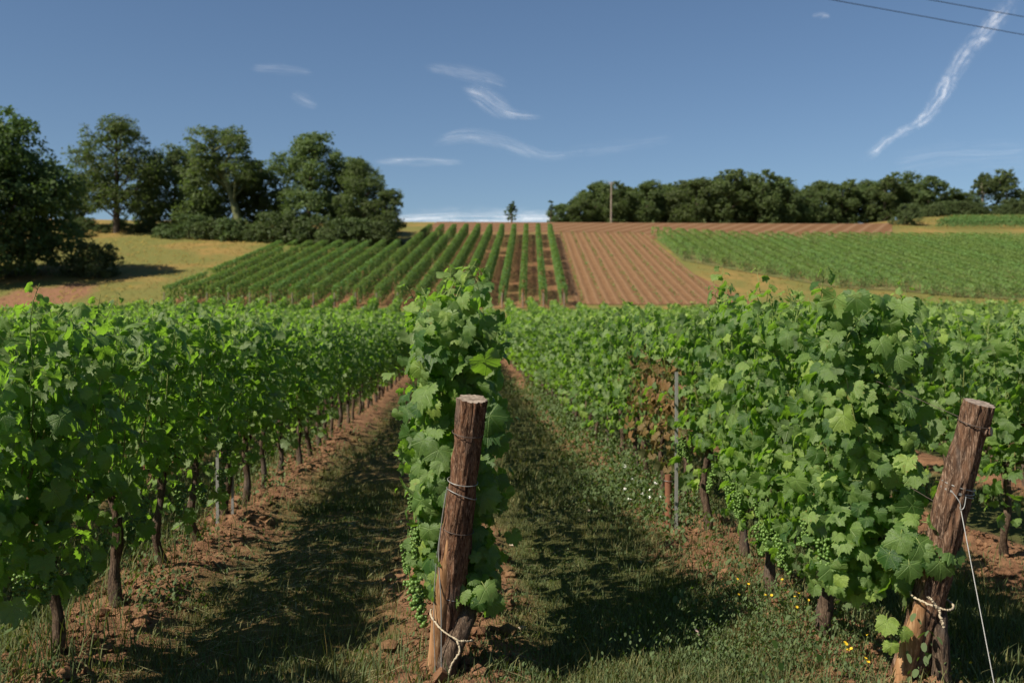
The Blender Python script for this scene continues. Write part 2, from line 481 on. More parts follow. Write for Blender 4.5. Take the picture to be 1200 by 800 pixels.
gx = spread(-4.6, 4.6, .032, -2500, 2500, 1.10)
gy = spread(2.6, 11.5, .032, -60, 3200, 1.035, 240, 1.4)
GX, GY = np.meshgrid(gx, gy)
V = np.stack([GX, GY, GZ(GX, GY)], -1).reshape(-1, 3)
ny, nx = GX.shape
i = np.arange(ny - 1)[:, None] * nx; j = np.arange(nx - 1)[None, :]
Q = np.stack([i + j, i + j + 1, i + nx + j + 1, i + nx + j], -1).reshape(-1, 4)
g = Acc().add(V, Q).build('ground', M['ground'])
tag(g, kind='structure')

def hx(k, Y): return 9.55 - HD * k + HS * (np.asarray(Y, float) - 97)      # x of the k-th slope row at depth Y

def sheet(name, left, right, y0, y1, mat, lift=.06, ny=90, nx=24, label=None):
    ys = np.linspace(y0, y1, ny); t = np.linspace(0, 1, nx)
    L = np.array([left(v) for v in ys]); R = np.array([right(v) for v in ys])
    X = L[:, None] * (1 - t) + R[:, None] * t; Y = np.repeat(ys[:, None], nx, 1)
    V = np.stack([X, Y, H(X, Y) + lift], -1).reshape(-1, 3)
    i = np.arange(ny - 1)[:, None] * nx; j = np.arange(nx - 1)[None, :]
    Q = np.stack([i + j, i + j + 1, i + nx + j + 1, i + nx + j], -1).reshape(-1, 4)
    o = Acc().add(V, Q).build(name, mat)
    return tag(o, kind='structure')

sheet('slope_vineyard_ground', lambda y: hx(19.6, y) if y < 139 else max(hx(19.6, y), min(hx(10.7, y), hx(19.6, y) + (y - 139) * 9)), lambda y: hx(-.55, y), 93.0, 169.3, M['slope_soil'])
sheet('bare_brown_field', lambda y: hx(-.55, y), lambda y: hx(-8.4, y) + .12 * max(0, 118 - y), 95.5, 169.0, M['brown_field'])
sheet('ploughed_band', lambda y: hx(10.8, y), lambda y: xat(1045, y), 169.4, 196.0, M['band_field'], .065, 40, 60)
sheet('ploughed_strip', lambda y: hx(-8.4, y), lambda y: xat(1045, y), 158.6, 169.38, M['band_field'], .065, 20, 60)
sheet('green_parcel_ground', lambda y: hx(-8.7, y) + float(np.interp(y, [97, 101, 105, 107, 118, 131], [34, 24, 19, 13.3, 7, 0])), lambda y: xat(1330, y), 97, 158.5, M['green_parcel_soil'], .07, 70, 60)

# ------------------------------------------------------------------ leaves
def leaf_proto(kind, seed):
    """one vine leaf: base at the origin, tip along +Y, top side +Z, blade length 1"""
    r = np.random.default_rng(seed)
    ang = np.array([0, 20, 47, 74, 104, 140, 166, 180.0])
    rad = np.array([1.0, .74, .93, .66, .74, .55, .30, .10]) * (1 + r.normal(0, .04, 8))
    if kind == 'hi': n, inner = 46, 16
    elif kind == 'mid': n, inner = 17, 0
    else: n, inner = 7, 0
    th = np.linspace(-178, 178, n)
    R = np.interp(np.abs(th), ang, rad)
    if kind == 'hi': R = R * (1 + .075 * np.where(np.arange(n) % 2 == 0, 1, -1) + r.normal(0, .025, n))
    if kind == 'low': R = np.array([.42, .72, .86, .98, .86, .72, .42])
    a = np.radians(th)
    ring = np.stack([R * np.sin(a), R * np.cos(a)], -1)
    fold, cup, wav, phs = r.uniform(.0, .48), r.uniform(.05, .50), r.uniform(.04, .12), r.uniform(0, 6)
    skew, curl, twist = r.normal(0, .10), r.uniform(-.05, .35), r.normal(0, .22)
    def z(p):
        rr = np.hypot(p[:, 0], p[:, 1]); aa = np.arctan2(p[:, 0], p[:, 1])
        return fold * np.abs(p[:, 0]) - cup * rr ** 2 + wav * rr * np.sin(5 * aa + phs) - .12 * np.maximum(p[:, 1] - .5, 0) - curl * np.maximum(p[:, 1], 0) ** 2 + twist * p[:, 0] * p[:, 1] - .35 * np.maximum(np.abs(p[:, 0]) - .45, 0) ** 1.5
    if inner:
        ai = np.radians(np.linspace(-170, 170, inner)); Ri = .5 * np.interp(np.abs(np.degrees(ai)), ang, rad)
        rin = np.stack([Ri * np.sin(ai), Ri * np.cos(ai)], -1)
        P = np.vstack([[0, 0], rin, ring])
        Fc = [(0, k + 2, k + 1) for k in range(inner - 1)]
        o0 = 1 + inner; kk = 0                              # stitch the two rings
        tin = np.degrees(ai); i2, j2 = 0, 0
        while i2 < inner - 1 or j2 < n - 1:
            if j2 < n - 1 and (i2 == inner - 1 or th[j2 + 1] <= tin[i2 + 1]):
                Fc.append((1 + i2, o0 + j2 + 1, o0 + j2)); j2 += 1
            else:
                Fc.append((1 + i2, 1 + i2 + 1, o0 + j2)); i2 += 1
    else:
        P = np.vstack([[0, 0], ring])
        Fc = [(0, k + 2, k + 1) for k in range(n - 1)]
    V = np.column_stack([P, z(P)])
    V[:, 0] = V[:, 0] * (1 + skew * np.sign(V[:, 0])) + skew * V[:, 1] * .5
    V[:, 1] = V[:, 1] * (1 - .18 * max(curl, 0) * np.maximum(V[:, 1], 0))
    return V.astype(np.float32), np.array(Fc, np.int32), P.astype(np.float32)

PROTO = {k: [leaf_proto(k, 40 + q) for q in range(10)] for k in ('hi', 'mid', 'low')}

def frames(nrm, tip):
    nrm = norm(nrm); yv = norm(tip - (tip * nrm).sum(-1, keepdims=True) * nrm); xv = np.cross(yv, nrm)
    return np.stack([xv, yv, nrm], -1)

def put_leaves(acc, kind, pos, nrm, tip, size, rnd, age, rng, mat=0, lib=None):
    lib = lib or PROTO[kind]
    pick = rng.integers(0, len(lib), len(pos)); Fm = frames(nrm, tip)
    for q, (pv, pf, puv) in enumerate(lib):
        s = np.where(pick == q)[0]
        if len(s) == 0: continue
        W = np.einsum('kij,nj->kni', Fm[s], pv) * size[s][:, None, None] + pos[s][:, None, :]
        D = np.empty((len(s), len(pv), 4), np.float32)
        D[..., :2] = puv[None]; D[..., 2] = rnd[s][:, None]; D[..., 3] = age[s][:, None]
        Fa = (pf[None] + (np.arange(len(s)) * len(pv))[:, None, None]).reshape(-1, pf.shape[1])
        acc.add(W.reshape(-1, 3), Fa, D.reshape(-1, 4), mat)

QUAD = [(np.array([(-.5, 0, 0), (0, -.55, .08), (.5, 0, 0), (0, .6, -.08)], np.float32) * s, np.array([[0, 1, 2, 3]], np.int32),
         np.array([(-.5, 0), (0, -.5), (.5, 0), (0, .5)], np.float32)) for s in (1.0, .85)]

# ------------------------------------------------------------------ the grapevine
def ico():
    t = (1 + 5 ** .5) / 2
    v = np.array([(-1, t, 0), (1, t, 0), (-1, -t, 0), (1, -t, 0), (0, -1, t), (0, 1, t), (0, -1, -t), (0, 1, -t), (t, 0, -1), (t, 0, 1), (-t, 0, -1), (-t, 0, 1)])
    f = np.array([(0, 11, 5), (0, 5, 1), (0, 1, 7), (0, 7, 10), (0, 10, 11), (1, 5, 9), (5, 11, 4), (11, 10, 2), (10, 7, 6), (7, 1, 8), (3, 9, 4), (3, 4, 2),
                  (3, 2, 6), (3, 6, 8), (3, 8, 9), (4, 9, 5), (2, 4, 11), (6, 2, 10), (8, 6, 7), (9, 8, 1)])
    return norm(v), f
IV, IF = ico()

def bunch_mesh(seed, n=75, length=.17, wide=.05):
    r = np.random.default_rng(seed); acc = Acc()
    t = r.random(n) ** .8
    rad = wide * (1 - .75 * t) * np.sqrt(r.random(n)) * 1.15
    a = r.random(n) * 6.283
    P = np.stack([rad * np.cos(a), rad * np.sin(a), -length * t], -1)
    sz = r.uniform(.0065, .0090, n); rn = r.random(n)
    Vv = (IV[None] * sz[:, None, None] + P[:, None, :]).reshape(-1, 3)
    D = np.zeros((n * 12, 4), np.float32); D[:, 2] = np.repeat(rn, 12)
    acc.add(Vv, (IF[None] + (np.arange(n) * 12)[:, None, None]).reshape(-1, 3), D)
    V2, Q2 = tube(np.array([[0, 0, .05], [.004, 0, 0], [0, .003, -length * .6], [0, 0, -length * .95]]), np.array([.0022, .0025, .002, .001]), 5)
    acc.add(V2, Q2, np.tile(np.array([0, 0, .4, 0], np.float32), (len(V2), 1)))
    return acc.mesh('grape_bunch', M['berry'])

BUNCH = [bunch_mesh(60 + q, 85 + 15 * q, .12 + .02 * q, .030 + .003 * q) for q in range(4)]

def trunk_mesh(seed, lod, h=.66, r0=.03, lean=None):
    r = np.random.default_rng(seed)
    n = {'hi': 26, 'mid': 12, 'low': 5}[lod]; sides = {'hi': 16, 'mid': 9, 'low': 6}[lod]
    t = np.linspace(0, 1, n)
    ax, ay = r.normal(0, .035), r.normal(0, .05)
    P = np.stack([ax * np.sin(t * 3.0) + .012 * np.sin(t * 9 + r.random() * 6), ay * np.sin(t * 2.6) + .014 * np.sin(t * 8 + r.random() * 6), -.08 + t * (h + .08)], -1)
    if lean is not None: P[:, :2] += np.array(lean)[None] * (t[:, None] ** 1.1)
    R = r0 * (1.35 - .55 * t ** .5 + .35 * np.exp(-((t - 1) / .12) ** 2) + .12 * np.sin(t * 17 + r.random() * 6))
    acc = Acc()
    capped(acc, P, R, sides, .22 if lod == 'hi' else .14, seed, freq=6)
    top = P[-1]
    for s in (-1, 1):                                      # the two arms along the fruiting wire
        q = np.linspace(0, 1, 8)
        A = np.stack([top[0] * (1 - q) + .01 * np.sin(q * 7 + s), top[1] + s * .40 * q, top[2] - .02 + .05 * np.sin(q * 2.6)], -1)
        capped(acc, A, r0 * (.75 - .5 * q), max(5, sides // 2), .15, seed + 3)
    return acc.mesh('trunk', M['vine_bark'])

def vine_parts(seed, lod, top=1.74, low=.52, width=.20, shoots=15, filler=200, end=0, dead=0.0, tall=0.06, half=.46, lmat=None, size=1.0, sprigs=2, ftop=.06):
    """foliage and canes of one vine, in its own coordinates (row along Y, foot at the origin)"""
    r = np.random.default_rng(seed)
    cord = .64
    pos, nrm, tip, siz, rnd, age = [], [], [], [], [], []
    canes = Acc(); canes_on = lod != 'low'
    def leaf(p, nv, tv, s, a=0.0):
        pos.append(p); nrm.append(nv); tip.append(tv); siz.append(s); rnd.append(r.random()); age.append(a)
    gapy = r.uniform(-half, half)
    for q in range(shoots):
        by = (q + r.uniform(.1, .9)) / shoots * 2 * half - half
        Lt = top - cord + r.normal(0, .08)
        if q < sprigs: Lt += r.uniform(.5, 1.0) * tall + .04
        sx, sy = r.normal(0, width * .55), r.normal(0, .10)
        sx = float(np.clip(sx, -width, width))
        droop = r.random() < .18
        t = np.linspace(0, 1, 14)
        X = sx * np.sin(np.minimum(t * 1.5, 1.57)) + .02 * np.sin(t * 7 + r.random() * 6)
        Yc = by + sy * t + .02 * np.sin(t * 6 + r.random() * 6)
        Z = cord + Lt * t
        if droop:
            sgn = np.sign(sx) or 1
            X = X + sgn * .22 * np.maximum(t - .6, 0) ** 1.4 * 3.0
            Z = Z - .55 * np.maximum(t - .62, 0) ** 1.5 * 2
        bd = np.maximum(t - .72, 0) ** 2; ba = r.random() * 6.283; bk = r.uniform(.3, 1.6)
        X = X + bk * bd * math.cos(ba); Yc = Yc + bk * bd * math.sin(ba); Z = Z - .5 * bk * bd
        P = np.stack([X, Yc, Z], -1)
        if canes_on:
            Vv, Qq = tube(P, .0042 * (1 - .8 * t) + .0008, 5)
            g_ = np.clip(np.repeat(t, 5) * 1.3, 0, 1)
            D = np.zeros((len(Vv), 4), np.float32); D[:, 2] = g_
            canes.add(Vv, Qq, D)
        nl = int(Lt / .046)
        side = r.choice([-1, 1])
        for k in range(nl):
            u = (k + r.uniform(.2, .8)) / nl
            p = np.array([np.interp(u, t, X), np.interp(u, t, Yc), np.interp(u, t, Z)])
            side = -side
            young = max(0.0, (u - .80) / .20)
            sz = .060 * float(np.clip(r.lognormal(-.03, .30), .45, 1.5)) * (1 - .38 * young) * size
            out = np.array([side * r.uniform(.4, 1.0), r.normal(0, .6), r.uniform(-.2, .5)])
            out = out / np.linalg.norm(out)
            pl = r.uniform(.04, .10) * (1 - .5 * young)
            q_ = p + out * pl
            if q_[2] < low: q_[2] = low + r.random() * .1
            if canes_on and lod == 'hi':
                Vv, Qq = tube(np.array([p, p + out * pl * .5 + [0, 0, .012], q_]), np.array([.0016, .0013, .0012]), 4)
                D = np.zeros((len(Vv), 4), np.float32); D[:, 2] = 1
                canes.add(Vv, Qq, D)
            nv = np.array([side * (.60 + r.normal(0, .45)), r.normal(0, .65), .45 + r.normal(0, .5) + young * .5])
            tv = np.array([side * .35 + r.normal(0, .3), r.normal(0, .45), -.9 + young * 1.2])
            leaf(q_, nv, tv, max(.03, sz), young * r.uniform(.5, 1.0) + (r.random() < .06) * .5)
    for q in range(filler):                                # lateral leaves that close the two faces
        s = r.choice([-1, 1])
        z = low + (top - ftop - low) * r.random() ** 1.15
        bul = width * (1.0 + .35 * math.sin((z - low) / (top - low) * 3.0)) + r.normal(0, .035)
        y = r.uniform(-half, half)
        if abs(y - gapy) < .07 and r.random() < .6: continue
        p = np.array([s * bul * r.uniform(.55, 1.12), y, z])
        nv = np.array([s * (.6 + r.normal(0, .5)), r.normal(0, .65), .40 + r.normal(0, .5)])
        tv = np.array([s * .3, r.normal(0, .5), -1.0])
        leaf(p, nv, tv, .046 * float(np.clip(r.lognormal(0, .40), .4, 1.9)) * size, (r.random() < .16) * r.uniform(.3, .9))
    for q in range(end):                                   # the leaves of the row's end, facing out along the row
        z = low + (top - ftop + .06 - low) * r.random() ** .95
        x = r.uniform(-1.0, 1.0) * width
        p = np.array([x, -half + r.uniform(-.10, .16), z])
        nv = np.array([x / width * .5 + r.normal(0, .45) - .25, -.75 + r.normal(0, .35), .45 + r.normal(0, .4)])
        tv = np.array([x * .6 + r.normal(0, .4), -.2, -1.0])
        leaf(p, nv, tv, .054 * float(np.clip(r.lognormal(0, .40), .45, 1.9)) * size, (r.random() < .16) * r.uniform(.3, .9))
    pos, nrm, tip, siz, rnd, age = map(np.array, (pos, nrm, tip, siz, rnd, age))
    if dead > 0:
        k = (r.random(len(age)) < dead) & (pos[:, 2] < top - .25)
        age[k] = -r.uniform(.3, 1, k.sum()); siz[k] *= .8
    acc = Acc()
    put_leaves(acc, lod, pos, nrm, tip, siz, rnd, age, r)
    fol = acc.mesh('foliage', lmat or (M['vine_leaf'] if lod != 'low' else M['vine_leaf_far']))
    return fol, (canes.mesh('cane', M['cane']) if canes_on else None), pos

ORD = ['first', 'second', 'third', 'fourth', 'fifth', 'sixth', 'seventh', 'eighth', 'ninth', 'tenth', 'eleventh', 'twelfth', 'thirteenth', 'fourteenth', 'fifteenth',
       'sixteenth', 'seventeenth', 'eighteenth', 'nineteenth', 'twentieth']

LIB = {'hi': [], 'mid': [], 'low': []}
for lod, cnt, sh, fil in (('hi', 8, 14, 175), ('mid', 7, 13, 175), ('low', 5, 11, 120)):
    for q in range(cnt):
        fol, can, _ = vine_parts(100 + q * 7 + len(lod), lod, 1.70, .31 + .07 * (q % 4), .155, sh, fil, half=.41, tall=.08, sprigs=2, size=1.0 if lod != 'low' else 1.45)
        LIB[lod].append((fol, can, trunk_mesh(300 + q + len(lod) * 20, lod, .66, .026 + .003 * (q % 3))))
SPARSE = [vine_parts(520 + q, 'mid', 1.68, .50, .14, 9, 70, half=.40, tall=.05)[:2] for q in range(3)]
WITHERED = vine_parts(777, 'mid', 1.62, .40, .17, 12, 200, dead=.95, tall=.0)
HALF_WITHERED = vine_parts(778, 'mid', 1.66, .40, .17, 12, 180, dead=.6, tall=.0)
rr_ = random.Random(5)

def add_bunches(root, r, n, xr=(.12, .26), zr=(.50, .78), yr=(-.42, .42), side=None):
    for q in range(n):
        s = side if side else r.choice((-1, 1))
        b = link('grape_bunch', r.choice(BUNCH), root, (s * r.uniform(*xr), r.uniform(*yr), r.uniform(*zr)))
        b.rotation_euler = (r.uniform(-.25, .25), r.uniform(-.25, .25), r.uniform(0, 6.28))
        k = r.uniform(.85, 1.2); b.scale = (k, k, k)

def place_vine(x, y, lod, label, group, hs=1.0, withered=False, bunches=0, turn=None, bside=None, row2=False, sparse=False):
    fol, can, tr = rr_.choice(LIB[lod])
    if row2 and y < 9: fol, can, tr = LIB['hi'][rr_.choice((0, 4))]
    if sparse: fol, can = rr_.choice(SPARSE)
    if withered: fol, can = (WITHERED if withered == 1 else HALF_WITHERED)[:2]
    root = empty('grapevine', (x, y, float(GZ(x, y)) - .005))
    tag(root, label, 'grapevine', group)
    fl = turn if turn is not None else rr_.random() < .5
    t = link('trunk', tr, root); t.rotation_euler.z = math.pi if rr_.random() < .5 else 0
    f = link('foliage', fol, root); f.rotation_euler.z = math.pi if fl else 0
    k = hs * rr_.uniform(.90, 1.07); f.scale = (rr_.uniform(.85, 1.15), rr_.uniform(.94, 1.06), k)
    if can is not None:
        c = link('cane', can, root); c.rotation_euler.z = f.rotation_euler.z; c.scale = f.scale
    if bunches: add_bunches(root, rr_, bunches, side=bside)
    return root

STEP = .86
ROWNAME = {0: 'middle row behind the upright end post', -1: 'row left of the middle grassy path', 1: 'row behind the leaning end post',
           -2: 'second row out on the left', 2: 'row beyond the leaning end post', -3: 'third row out on the left', 3: 'third row out on the right'}
used = []                                                   # (row, y) of the vines that are objects of their own
def row_x(k): return ROW0 + SP * k

def special(row, x, y, label, seed, nb, **kw):
    tk = kw.pop('trunk', {})
    fol, can, P = vine_parts(seed, 'hi', **kw)
    root = empty('grapevine', (x, y, float(GZ(x, y)) - .005))
    tag(root, label, 'grapevine', 'grapevines standing at the near ends of the rows')
    link('trunk', trunk_mesh(seed + 1, 'hi', **tk), root); link('foliage', fol, root); link('cane', can, root)
    used.append((row, y))
    for (bx, by, bz, s, q) in nb:
        b = link('grape_bunch', BUNCH[q], root, (bx, by, bz)); b.scale = (s, s, s); b.rotation_euler = (.1 * q, .1, q * 1.3)
    return root

# the end vine of the middle row, with its bunch hanging low on the left
special(0, -.05, 5.02, 'tall narrow grapevine covering the upright end post from behind', 901,
        [(-.20, -.42, .40, 1.25, 3), (-.17, -.38, .62, 1.0, 1), (-.22, -.30, .55, 1.0, 2)],
        top=1.74, low=.32, width=.165, shoots=18, filler=430, end=340, tall=.17, half=.42, size=1.02, sprigs=4, ftop=.10, trunk=dict(h=.66, r0=.034, lean=(.03, -.0)))
# the end vine of the right row, heavy with grapes
rb = random.Random(3)
special(1, row_x(1) - .03, 4.95, 'full grapevine with many low grape bunches beside the leaning end post', 931,
        [(-.22 + rb.uniform(-.05, .05), rb.uniform(-.55, .35), rb.uniform(.42, .72), rb.uniform(.9, 1.3), rb.randrange(4)) for _ in range(9)],
        top=1.73, low=.38, width=.21, shoots=20, filler=760, end=460, tall=.05, half=.52, size=.90, sprigs=3, trunk=dict(h=.62, r0=.036))
special(1, row_x(1), 5.85, 'bushy grapevine second along the row behind the leaning end post', 951,
        [(-.21 + rb.uniform(-.05, .05), rb.uniform(-.4, .4), rb.uniform(.45, .72), rb.uniform(.9, 1.25), rb.randrange(4)) for _ in range(5)],
        top=1.74, low=.44, width=.19, shoots=18, filler=520, end=0, tall=.05, half=.48, size=.94, sprigs=3, trunk=dict(h=.62, r0=.034))
special(-1, row_x(-1), 4.15, 'nearest grapevine cut by the left edge of the photo', 971, [(.2, .2, .6, 1.1, 2), (.22, -.1, .62, 1.1, 1)],
        top=1.50, low=.40, width=.17, shoots=14, filler=280, end=80, tall=.03, half=.48, size=1.1, sprigs=3)
special(-1, row_x(-1), 4.91, 'leafy grapevine with bent thin trunk in front on the left', 991, [(.2, .1, .55, 1.0, 0), (.22, -.2, .5, 1.0, 2)],
        top=1.66, low=.40, width=.17, shoots=15, filler=300, end=40, tall=.05, half=.46, size=1.02, sprigs=3)

def fill_row(row, y0, count):
    y = y0
    for n in range(count):
        lod = 'hi' if y < 10.5 else ('mid' if y < 26 else 'low')
        nth = n + {0: 1, 1: 2, -1: 2}.get(row, 0)
        if abs(row) == 1 and nth < 9:
            label = '%s grapevine from the near end of the %s' % (ORD[nth], ROWNAME[row]); grp = 'grapevines of the ' + ROWNAME[row]
        else:
            label = ('distant' if abs(row) == 1 else 'leafy') + ' grapevine in the ' + ROWNAME[row]; grp = 'grapevines of the ' + ROWNAME[row]
        with_ = (1 if abs(y - 8.43) < .2 or abs(y - 9.29) < .2 else (2 if abs(y - 10.15) < .2 else 0)) if row == 1 else 0
        if with_: label = ('withered grapevine with brown dried leaves right behind the tall steel stake' if y < 9 else 'second brown withered grapevine behind the tall steel stake') if with_ == 1 else 'half withered yellowing grapevine just beyond the two brown ones'
        nb = 0 if with_ else 3 if (row == 1 and y < 10) else (2 if (row in (0, -1) and y < 8) else 0)
        place_vine(row_x(row) + rr_.uniform(-.03, .03), y, lod, label, grp, 1.0, with_, nb, bside=-1 if row == 1 else (1 if row == -1 else None), row2=row == 2, sparse=row == 0)
        used.append((row, y))
        y += STEP
fill_row(0, 5.90, 28)
fill_row(1, 6.71, 76)
fill_row(-1, 5.77, 76)
fill_row(2, 5.1, 35)
fill_row(-2, 5.2, 30)
fill_row(3, 8.1, 22)
fill_row(-3, 7.9, 18)

# all the other vines of the near vineyard: far more than one could count
def far_rows():
    r = np.random.default_rng(77)
    acc = Acc(); tr = Acc()
    us = {}
    for k, y in used: us.setdefault(k, []).append(y)
    for k in range(-28, 36):
        x = row_x(k)
        yend = 79 + 8 * float(sstep(-34, -24, x)) - 4 * float(sstep(7, 10, x)) + max(0, min(3, (x - 20) * .2))
        ystart = max(us.get(k, [0])) + STEP * .55 if k in us else max(5.0, abs(x) * 1.35)
        if ystart > yend: continue
        yy = ystart
        while yy < yend:                                   # in lengths of ten metres, sparser farther off
            ye = min(yend, yy + 10)
            L = ye - yy
            dens = 330 if yy < 22 else (210 if yy < 40 else 130)
            if abs(k) > 4 and yy < 40: dens = int(dens * .8)
            sc = 1.0 if yy < 22 else (1.25 if yy < 40 else 1.5)
            n = int(L * dens)
            Y = yy + r.random(n) * L
            top = 1.69 + .15 * (vnoise(Y * 1.1, np.full(n, k * 7.7), 5) - .5) * 2 + .05 * (vnoise(Y * 4, np.full(n, k * 3.3), 6) - .5)
            lowv = .36 + .30 * vnoise(Y * 1.3, np.full(n, k * 5.1), 9)
            Z = lowv + (top - lowv) * r.random(n) ** .75
            keep = r.random(n) < .62 + .5 * np.cos((Y - ystart) * 6.283 / STEP) * .5 + .25 * vnoise(Y * .7, np.full(n, k * 2.2), 4)
            Y, Z, top = Y[keep], Z[keep], top[keep]; n = len(Y)
            top_lf = r.random(n) < .12
            Z = np.where(top_lf, top + r.random(n) ** 2 * .24, Z)
            S = r.choice([-1.0, 1.0], n)
            X = S * (.17 + r.normal(0, .06, n)) * np.where(top_lf, r.random(n), 1)
            nv = np.stack([S * (.65 + r.normal(0, .45, n)), r.normal(0, .6, n), .45 + r.normal(0, .45, n)], -1)
            tv = np.stack([S * .3, r.normal(0, .5, n), -1 + 0 * S], -1)
            sz = np.maximum(.035, .080 + r.normal(0, .022, n)) * sc
            ag = np.where(top_lf, r.uniform(.3, .9, n), (r.random(n) < .08) * .6)
            P = np.stack([x + X, Y, H(x + X, Y) + Z], -1)
            put_leaves(acc, 'low', P, nv, tv, sz, r.random(n), ag, r, 0)
            yy = ye
        if abs(k) < 12:
            for y in np.arange(ystart + .3, min(yend, 45), STEP):
                z0 = float(H(x, y))
                V2, Q2 = tube(np.array([[x, y, z0 - .05], [x + .02, y + .02, z0 + .35], [x, y, z0 + .68]]), np.array([.032, .025, .028]), 6)
                acc.add(V2, Q2, None, 1)
    o = acc.build('distant_grapevines', [M['vine_leaf_far'], M['vine_bark']])
    tag(o, 'green sea of trellised grapevine rows filling the near vineyard to its far edge', 'vineyard', kind='stuff')
far_rows()

# ------------------------------------------------------------------ vineyards of the far slope: each row stands apart as a green hedge
def slope_row(xf, y0, y1, seed, hgt=1.95, wid=.30, dens=310, size=.15, low=.25):
    r = np.random.default_rng(seed)
    L = y1 - y0; n = int(L * dens)
    Y = y0 + r.random(n) * L
    lump = .5 + .5 * np.sin(Y * 6.283 / 1.15 + seed) * .5 + .4 * (vnoise(Y * .9, np.full(n, seed * 1.7), 8) - .5)
    keep = r.random(n) < np.clip(.34 + 1.1 * lump - .8 * (vnoise(Y * .45, np.full(n, seed * 2.9), 12) > .80), .05, 1)
    Y = Y[keep]; lump = lump[keep]; n = len(Y)
    top = hgt * (.86 + .16 * lump)
    S = r.choice([-1.0, 1.0], n); tl = r.random(n) < .28
    Z = np.where(tl, top * r.uniform(.93, 1.05, n), low + (top - low) * r.random(n) ** .8)
    X = np.where(tl, S * wid * r.random(n), S * wid * (.8 + .4 * r.random(n)) * (.8 + .3 * lump))
    xb = xf(Y)
    P = np.stack([xb + X, Y, H(xb, Y) + Z], -1)
    nv = np.stack([S * .8 * np.where(tl, .3, 1) + r.normal(0, .3, n), r.normal(0, .4, n), np.where(tl, 1.0, .45) + r.normal(0, .25, n)], -1)
    tv = np.stack([S * .4, r.normal(0, .6, n), -1 + 0 * S], -1)
    return P, nv, tv, np.maximum(.06, size + r.normal(0, .03, n)), r.random(n), (r.random(n) < .12) * .7, r

def make_row(xf, y0, y1, seed, label, group, trunks=True, stake=True, pale=False, **kw):
    acc = Acc()
    P, nv, tv, sz, rn, ag, r = slope_row(xf, y0, y1, seed, **kw)
    ym = .5 * (y0 + y1); base = np.array([float(xf(np.array(ym))), ym, float(H(xf(np.array(ym)), ym))])
    root = empty('vine_row', tuple(base))
    tag(root, label, 'vine row', group)
    put_leaves(acc, None, P - base, nv, tv, sz, rn, ag, r, 0, QUAD)
    acc.build('foliage', M['hill_leaf_pale' if pale else 'hill_leaf'], root)
    if trunks:
        ta = Acc()
        for y in np.arange(y0 + .3, y1, 1.1):
            x = float(xf(np.array(y))); z = float(H(x, y))
            V2, Q2 = tube(np.array([[x, y, z - .1], [x, y, z + .8]]) - base, np.array([.05, .04]), 5)
            ta.add(V2, Q2)
        ta.build('trunk', M['vine_bark'], root).__setitem__('kind', 'stuff')
    if stake:
        x = float(xf(np.array(y0 - .25))); z = float(H(x, y0 - .25))
        sa = Acc(); capped(sa, np.array([[x, y0 - .25, z - .2], [x, y0 - .30, z + 1.45]]) - base, np.array([.05, .045]), 8)
        sa.build('end_post', M['pole_wood'], root)

for k in range(20):
    y1 = 164.0 - .1 * k if k <= 10 else 138.0 - (k - 11) * .2
    lab = 'tall green vine row on the slope, %s from the bare brown field' % ORD[k] if k else 'tall green vine row on the slope right beside the bare brown field'
    make_row(lambda Y, k=k: hx(k, Y), 93.6, y1, 400 + k, lab, 'trellised vine rows on the far slope')
# thin lines of young vines on the bare field
def young_row(k):
    r = np.random.default_rng(600 + k)
    y0, y1 = 96.5, 168.5
    root_y = 134.0; base = np.array([float(hx(-k, root_y)), root_y, float(H(hx(-k, root_y), root_y))])
    n = 620
    Y = y0 + r.random(n) * (y1 - y0)
    keep = vnoise(Y * .35, np.full(n, k * 3.1), 3) + .35 * np.sin(Y * 5.2) > .42
    Y = Y[keep]; n = len(Y)
    xb = hx(-k, Y) + r.normal(0, .11, n)
    Z = .03 + r.random(n) ** 1.5 * .42
    P = np.stack([xb, Y, H(xb, Y) + .06 + Z], -1)
    nv = np.stack([r.normal(-.3, .5, n), r.normal(0, .4, n), .8 + r.normal(0, .2, n)], -1); tv = np.stack([r.normal(0, 1, n), r.normal(0, 1, n), -.5 + 0 * Y], -1)
    acc = Acc(); put_leaves(acc, None, P - base, nv, tv, np.maximum(.06, .15 + r.normal(0, .03, n)), r.random(n), (r.random(n) < .3) * .6, r, 0, QUAD)
    o = empty('young_vine_row', tuple(base)); acc.build('foliage', M['hill_leaf'], o)
    lab = 'thin line of young vines on the brown field, %s from the tall green rows' % ORD[k - 1] if k > 1 else 'thin line of young vines on the brown field nearest the tall green rows'
    tag(o, lab, 'young vine row', 'lines of young vines on the bare brown field')
for k in range(1, 9): young_row(k)
# the dense green parcel on the right of the slope
for k in range(9, 52):
    xk = float(hx(-k, 110))
    lo = float(np.interp(k, [9, 12.6, 15.8, 18.5, 20.5, 30], [131, 118, 107, 105, 100, 98]))
    hi_ = float(np.interp(k, [9, 11, 15], [165.5, 164, 158.5])) - .03 * (k - 9)
    if k > 32:                                             # rows cut by the right edge of the parcel stay in the frame's corner
        hi_ = max(lo + 8, min(hi_, 175.5 - (k - 32) * 3.1 + 12))
    lab = 'low green vine row at the left edge of the dense right parcel' if k == 9 else 'low green vine row inside the dense parcel on the right'
    make_row(lambda Y, k=k: hx(-k, Y), lo, hi_, 700 + k, lab, None if k == 9 else 'vine rows of the dense right parcel', trunks=False, stake=False, hgt=1.45, wid=.52, dens=150, size=.165, low=.1, pale=True)
